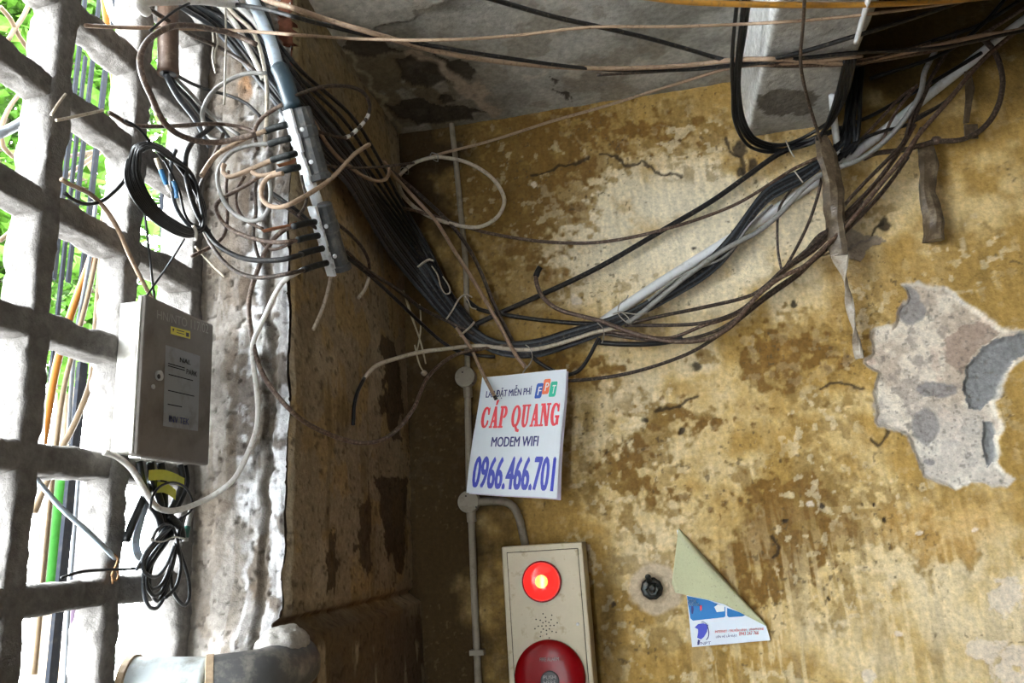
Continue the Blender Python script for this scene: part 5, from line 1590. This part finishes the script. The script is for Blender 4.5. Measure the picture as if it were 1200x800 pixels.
# ---- cables at the window jamb
JC = [
    ('cream plastic conduit curving across the top left corner', M_WHC, 10, [(172, 14), (164, 8), (163, 3), (172, 1), (200, 0), (235, 0), (262, 3), (276, 4)], .09, 'cream_conduit', 'conduit'),
    ('dark brown cable leaving the cream conduit into the bundle', M_DBRN, 4.6, [(168, 7), (180, 14), (195, 23), (207, 30), (222, 40), (245, 50), (275, 66), (300, 84)], .07, 'cable', 'cable'),
    ('thick brown cable making the big loop left of the closures', M_BRN, 6.2, [(300, 52), (270, 39), (247, 34), (227, 30), (202, 31), (184, 39), (170, 52), (164, 70), (168, 92), (177, 112), (190, 140), (205, 155), (227, 164), (252, 167), (277, 163), (300, 157)], .10, 'cable', 'cable'),
    ('brown tan cable leaving the first stub of the upper closure', M_TANC, 5.2, [(312, 153), (290, 161), (271, 171), (257, 179), (246, 190), (236, 206)], .095, 'cable', 'cable'),
    ('grey brown cable looping down from the second stub of the upper closure', M_GRC, 4.8, [(317, 168), (290, 171), (272, 178), (261, 190), (255, 205), (257, 222), (264, 238), (277, 252), (296, 259), (309, 254), (316, 240), (317, 220), (313, 205)], .085, 'cable', 'cable'),
    ('tan cable leaving the third stub of the upper closure', M_TANC, 5.4, [(320, 187), (299, 196), (280, 204), (268, 207), (261, 200), (263, 192)], .09, 'cable', 'cable'),
    ('tan cable making a small bend at the fourth stub of the upper closure', M_TANC, 5, [(327, 201), (312, 205), (302, 205), (295, 201)], .09, 'cable', 'cable'),
    ('long pinkish tan cable swinging under the upper closure to the right', M_TANC, 5.2, [(332, 203), (316, 207), (307, 218), (307, 232), (316, 241), (332, 242), (350, 234), (367, 224), (386, 211), (402, 195), (416, 180), (433, 169)], .11, 'cable', 'cable'),
    ('brown cable leaving the first stub and rising over the arc', M_BRN, 4.4, [(332, 122), (315, 132), (303, 143), (298, 155), (302, 175)], .08, 'cable', 'cable'),
    ('brown cable looping left from the second stub of the lower closure', M_BRN, 4.6, [(351, 281), (325, 284), (300, 280), (277, 272), (260, 259), (253, 243), (258, 234), (270, 227), (290, 216), (308, 204)], .08, 'cable', 'cable'),
    ('thick black cable sweeping left from the third stub of the lower closure', M_BLK, 5.8, [(354, 298), (331, 304), (306, 305), (287, 303), (269, 296), (252, 284), (240, 266), (229, 245), (220, 215), (217, 192), (219, 178), (227, 165), (240, 155), (250, 147)], .08, 'cable', 'cable'),
    ('dark cable sweeping left from the fourth stub of the lower closure', M_DBRN, 4.6, [(358, 316), (340, 320), (312, 325), (294, 324), (277, 318), (260, 304), (249, 289), (240, 272), (234, 252), (232, 236), (235, 217), (244, 199), (251, 182), (258, 168), (262, 156)], .07, 'cable', 'cable'),
    ('grey lit cable arching from the jamb over to the closures', M_GRC, 4.8, [(258, 166), (246, 160), (240, 148), (237, 134), (242, 119), (252, 105), (272, 92), (290, 86), (312, 86)], .08, 'cable', 'cable'),
    ('pale upright cable falling from the top behind the stubs', M_BEI, 4.4, [(262, 2), (278, 20), (290, 30), (299, 42), (306, 62), (312, 94), (313, 121), (312, 146), (310, 172)], .075, 'cable', 'cable'),
    ('whitish flat cable slanting from the cream conduit', M_WHC, 5.6, [(256, 6), (264, 14), (276, 28), (288, 50), (300, 74), (308, 92)], .07, 'cable', 'cable'),
    ('broad white cable falling beside the blue grey sleeve', M_WHC, 6.5, [(268, 4), (284, 12), (300, 28), (312, 46), (320, 64)], .065, 'cable', 'cable'),
    ('brown cable running level behind the big loop', M_BRN, 4.4, [(128, 132), (140, 139), (152, 146), (169, 148), (190, 148), (215, 147), (246, 145), (265, 146), (290, 151), (304, 158)], .065, 'cable', 'cable'),
    ('thin black cable falling from the second post to the coil', M_BLK2, 3, [(146, 141), (158, 147), (166, 154), (177, 168), (186, 180), (192, 188)], .075, 'cable', 'cable'),
    ('thick slate cable leaving the clay sleeve mouth', M_SLATE, 6.5, [(194, 86), (200, 98), (210, 115), (225, 134), (236, 152), (246, 172)], .05, 'cable', 'cable'),
    ('grey cable leaving the clay sleeve mouth to the right', M_GRC, 4, [(200, 86), (208, 94), (221, 107), (244, 131), (262, 146), (280, 158)], .05, 'cable', 'cable'),
    ('black cable leaving the clay sleeve beside the grey one', M_BLK2, 5, [(197, 86), (206, 100), (222, 116), (240, 138), (258, 150), (270, 165)], .045, 'cable', 'cable'),
    ('black cable running from the sleeve across the jamb', M_BLK, 3.6, [(203, 86), (225, 98), (250, 107), (268, 112), (290, 122), (306, 138)], .045, 'cable', 'cable'),
    ('black cable crossing the sleeve diagonally at the top', M_BLK2, 2.6, [(176, 36), (190, 24), (206, 12), (222, 4)], .11, 'cable', 'cable'),
    ('slate blue cable hanging inside the black coil', M_SLATE, 4.4, [(206, 176), (201, 190), (200, 205), (202, 226), (208, 246), (221, 264), (232, 274)], .07, 'cable', 'cable'),
    ('thin black cable hanging beside the blue connector', M_BLK2, 2.8, [(189, 180), (202, 205), (211, 227), (215, 246), (222, 260), (236, 267), (246, 270)], .075, 'cable', 'cable'),
    ('brown cable dropping straight then turning to a black end', M_BRN, 4, [(268, 200), (265, 215), (266, 240), (266, 262), (262, 276), (252, 286), (240, 293), (225, 300)], .06, 'cable', 'cable'),
    ('thin cream strip sticking out below the coil', M_BEI, 2.6, [(229, 289), (241, 302), (252, 314), (263, 324)], .06, 'cable', 'cable'),
    ('dark cable hanging left of the third stub loop', M_DBRN, 4, [(302, 205), (299, 225), (300, 248), (297, 270), (299, 289), (304, 304)], .06, 'cable', 'cable'),
    ('dark cable curling beneath the upper closure', M_DBRN, 3.6, [(353, 205), (356, 220), (359, 235), (355, 246), (350, 252)], .07, 'cable', 'cable'),
    ('dark cable crossing behind the pinkish tan loop', M_DBRN, 4, [(318, 232), (340, 246), (356, 258), (372, 268), (392, 282)], .05, 'cable', 'cable'),
    ('second dark cable crossing behind the pinkish tan loop', M_BLK, 4.4, [(316, 224), (336, 238), (352, 250), (366, 262), (384, 272)], .04, 'cable', 'cable'),
    ('brown cable hanging between the two loops', M_BRN, 3.8, [(287, 206), (278, 222), (277, 240), (284, 254), (294, 262), (308, 268)], .065, 'cable', 'cable'),
    ('short brown cable lying behind the lower stubs', M_BRN, 3.6, [(346, 282), (334, 288), (322, 292), (312, 290), (304, 280)], .05, 'cable', 'cable'),
    ('beige brown cable slanting down to the top of the cabinet', M_TANC, 4.8, [(72, 210), (80, 215), (105, 227), (125, 247), (140, 272), (150, 295), (162, 320), (178, 350)], .03, 'cable', 'cable'),
    ('black cable crossing the second lattice bar', M_BLK2, 4, [(146, 206), (145, 212), (132, 226), (120, 235), (102, 239), (86, 234), (76, 226)], .03, 'cable', 'cable'),
    ('thin black cable dropping upright onto the cabinet', M_BLK2, 2.6, [(170, 252), (171, 262), (176, 305), (181, 350)], .03, 'cable', 'cable'),
    ('thin black cable slanting from the coil onto the cabinet', M_BLK2, 2.2, [(216, 280), (200, 306), (182, 332), (168, 352)], .035, 'cable', 'cable'),
    ('pale grey rod slanting through the lower lattice to a rusty tie', M_SLEEVE, 5, [(38, 556, -.06), (75, 598, -.01), (100, 620), (122, 641), (135, 654)], .012, 'grey_rod', 'rod'),
    ('black cable running level over the lowest bar to the tied coil', M_BLK2, 3, [(72, 677), (86, 672), (100, 669), (135, 667), (165, 665), (176, 660)], .02, 'cable', 'cable'),
    ('thick black cable slanting left behind the tied coil', M_BLK2, 8, [(186, 556), (176, 570), (166, 588), (154, 616), (148, 634)], .018, 'cable', 'cable'),
    ('pale grey thick cable curving behind the tied coil', M_SLEEVE, 8, [(178, 560), (170, 590), (163, 615), (159, 636), (162, 650), (170, 656), (178, 650)], .012, 'cable', 'cable'),
]
for lab, m, w, pts, off, nm, ct in JC:
    cable(lab, m, w, pts, off, nm, ct)
# loose old strings on the jamb
for k, (lab, pts) in enumerate([('frayed grey string hanging at the jamb, left one', [(249, 36), (251, 52), (249, 66), (253, 86)]),
                                ('frayed grey string hanging at the jamb, middle one', [(254, 38), (255, 50), (252, 62), (252, 74)]),
                                ('long grey string hanging at the jamb, right one', [(264, 8), (265, 40), (264, 80), (263, 122)])]):
    cable(lab, M_WIRE, 2.2, pts, .10, 'string', 'string', sides=5)
cable('rusty flat metal strap behind the lower stubs', mat('rust', (0.24, 0.09, 0.035), 0.8, vary=0.4, dust_scale=60), 8, [(308, 271, .06), (320, 268, .06), (336, 265, .055), (346, 262, .05)], .06, 'metal_strap', 'strap', flat=0.25)
cable('small rusty strap stub at the upper closure', MATS['rust'], 7, [(326, 194, .06), (338, 191, .06), (346, 188, .055)], .06, 'metal_strap', 'strap', flat=0.3)

# black coil of fibre cable
rnd = random.Random(5)
pts = []
for k in range(9):
    s = k / 8
    o_ = 0.055 + 0.0035 * k
    sh = lambda a: rnd.uniform(-a, a)
    pts += [(150 + 13 * s + sh(1.5), 186 + sh(2), o_), (147 + 16 * s, 205 + sh(2), o_), (156 + 18 * s, 231 - 2 * s, o_), (174 + 15 * s, 253 - 5 * s, o_), (197 + 9 * s, 269 - 9 * s, o_), (220 + 5 * s, 277 - 8 * s, o_),
            (236 + sh(2), 268 + sh(2), o_ + .004), (236 + sh(3), 240 + sh(3), o_ + .004), (222 + sh(4), 206 + sh(3), o_), (200 - 4 * s, 180 + 4 * s, o_), (176 + 2 * s, 167 + 5 * s + sh(1), o_), (158 + 8 * s, 172 + 5 * s, o_)]
Q = cpath(pts, .06)
tag(tube('cable_coil', Q, 0.0031, M_BLK2, None, 7, step=0.010), 'black fibre cable coiled in many turns above the cabinet', 'cable')
cable('cable tie pinching the black coil at its right end', M_WIRE, 6, [(226, 264, .10), (230, 272, .105), (229, 282, .10)], .10, 'tie', 'tie', sides=6, flat=.4)
M_FIB = mat('connector_blue', (0.02, 0.12, 0.26), 0.4)
fc = empty('fibre_connector', tuple(P(190, 203, .10)), 'blue fibre connector with a cream tip lying in the black coil', 'connector')
cable(None, M_BEI, 5.5, [(183, 185, .10), (185, 191, .10), (188, 198, .10)], .10, 'tip', parent=fc, flat=.7)
cable(None, M_FIB, 6, [(188, 198, .10), (191, 206, .10), (195, 216, .10)], .10, 'body', parent=fc, flat=.7)
cable(None, M_PWHITE, 4, [(195, 215, .10), (197, 220, .10), (199, 224, .10)], .10, 'boot', parent=fc)
cable(None, M_FIB, 5, [(203, 212, .085), (206, 222, .085), (207, 232, .085)], .085, 'second_body', parent=fc, flat=.7)

# cables below the cabinet, yellow tags and the tied coil
for k, (x, y, w) in enumerate([(163, 540, 8), (176, 541, 8), (188, 542, 9), (211, 544, 7), (217, 545, 5)]):
    cable(['leftmost', 'second', 'thick middle', 'fourth', 'thin rightmost'][k] + ' black cable leaving the underside of the cabinet', M_BLK2, w, [(x, y, .028), (x + 3, y + 20, .03), (x + (12 if k < 2 else (4 if k == 2 else -8)), y + 48, .035), (192 + (k - 2) * 3, 606, .04), (196 + (k - 2) * 3, 632, .045)], .03, group='black cables under the cabinet')
cable('grey cable leaving the underside of the cabinet', M_GRC, 8, [(177, 541, .020), (181, 556, .022), (186, 580, .022), (188, 612, .022)], .02)
for lab, pts, h in [('upper yellow paper tag on the cables under the cabinet', [(174, 557), (190, 556), (204, 560), (216, 566)], .0085), ('lower yellow paper tag on the cables under the cabinet', [(184, 571), (192, 571), (200, 575), (206, 580)], .0085)]:
    Q = catmull(cpath(pts, .07), 0.006)
    V, F = [], []
    up = _unit(ROT @ np.array([0.05, 1.0, 0.0]))
    for q in Q:
        for d in (0, .0012):
            V += [q - up * h + ray(190, 565) * d, q + up * h + ray(190, 565) * d]
    for i in range(len(Q) - 1):
        a, b = i * 4, (i + 1) * 4
        F += [(a, b, b + 1, a + 1), (a + 2, a + 3, b + 3, b + 2), (a + 1, b + 1, b + 3, a + 3), (a, a + 2, b + 2, b)]
    F += [(0, 1, 3, 2), (len(V) - 4, len(V) - 2, len(V) - 1, len(V) - 3)]
    tag(link('yellow_tag', mesh('yellow_tag', V, F), mat('yellow_tag', (0.50, 0.50, 0.02), 0.5, vary=0.1)), lab, 'tag')
V_, rnd = [], random.Random(9)
tcoil = empty('tied_cable_coil', tuple(P(190, 712, .06)), 'black cables tied in a hanging coil below the cabinet', 'cable')
loops = [[(200, 622), (186, 640), (170, 664), (168, 690), (175, 711), (184, 712), (194, 694), (203, 656), (207, 634)],
         [(198, 620), (184, 636), (170, 656), (170, 676), (178, 690), (190, 684), (200, 660), (206, 636)],
         [(202, 624), (190, 642), (174, 666), (172, 684), (180, 698), (190, 692), (201, 662), (207, 636)],
         [(200, 618), (182, 634), (167, 655), (169, 670), (182, 676), (194, 664), (204, 640)],
         [(204, 622), (192, 640), (178, 662), (176, 690), (184, 704), (193, 690), (202, 664), (207, 640)],
         [(207, 633), (213, 652), (220, 674), (222, 698), (217, 709), (209, 703), (202, 690), (200, 670)],
         [(196, 616), (178, 640), (164, 660), (160, 668)],
         [(207, 614), (213, 606), (210, 622), (208, 636), (212, 660), (206, 688), (194, 700)]]
for k, l in enumerate(loops):
    cable(None, M_BLK2 if k % 3 else M_SLATE, 3.8, [(x, y, .055 + .004 * (k % 4)) for x, y in l], .06, 'loop', parent=tcoil)
cable(None, M_BLK2, 9, [(196, 604, .05), (204, 610, .06), (211, 618, .06), (213, 632, .06)], .06, 'thick_end', parent=tcoil)
cable(None, M_SLATE, 3, [(178, 634, .065), (183, 622, .065), (193, 614, .065), (202, 617, .065), (207, 628, .065)], .065, 'thin_loop', parent=tcoil)
cable('white cable tie', M_WHC, 3.4, [(176, 631, .07), (182, 634, .072), (192, 634, .074), (204, 629, .075), (216, 631, .07)], .07, 'coil_tie', parent=tcoil, flat=.5)
cable('thin black cable looping above the tied coil', M_BLK2, 2.6, [(176, 596), (178, 584), (186, 571), (202, 565), (216, 570), (225, 585), (224, 598), (214, 606)], .075)
gs = cable('short pale stub with a green collar beside the tied coil', M_GRC, 6, [(224, 598, .05), (221, 610, .05), (218, 624, .05), (217, 634, .05)], .05)
cable('green collar', mat('dark_green', (0.01, 0.07, 0.05), 0.4), 7.5, [(219.5, 617, .05), (218, 624, .05), (217.3, 630, .05)], .05, 'collar', parent=gs)
rt_ = cable('rusty wire knot tied round the post beside the tied coil', mat('rust_wire', (0.30, 0.16, 0.07), 0.6, 0.3, vary=0.4, dust_scale=90), 2.4, [(131, 648, .014), (138, 654, .02), (135, 664, .02), (131, 674, .018), (136, 680, .02), (139, 672, .02), (134, 666, .02), (132, 684, .016)], .02, 'wire_knot', 'wire', sides=5)
# zip ties on the first post
cable('cream stick end of the tie poking up on the first post', M_BEI, 3, [(60, 135, .012), (68, 122, .02), (77, 110, .03)], .02, 'tie', 'tie', sides=6)
cable('long cream tie end poking right from the first post', M_BEI, 3.4, [(66, 141, .012), (86, 137, .02), (104, 133, .025), (121, 129, .03)], .02, 'tie', 'tie', sides=6)
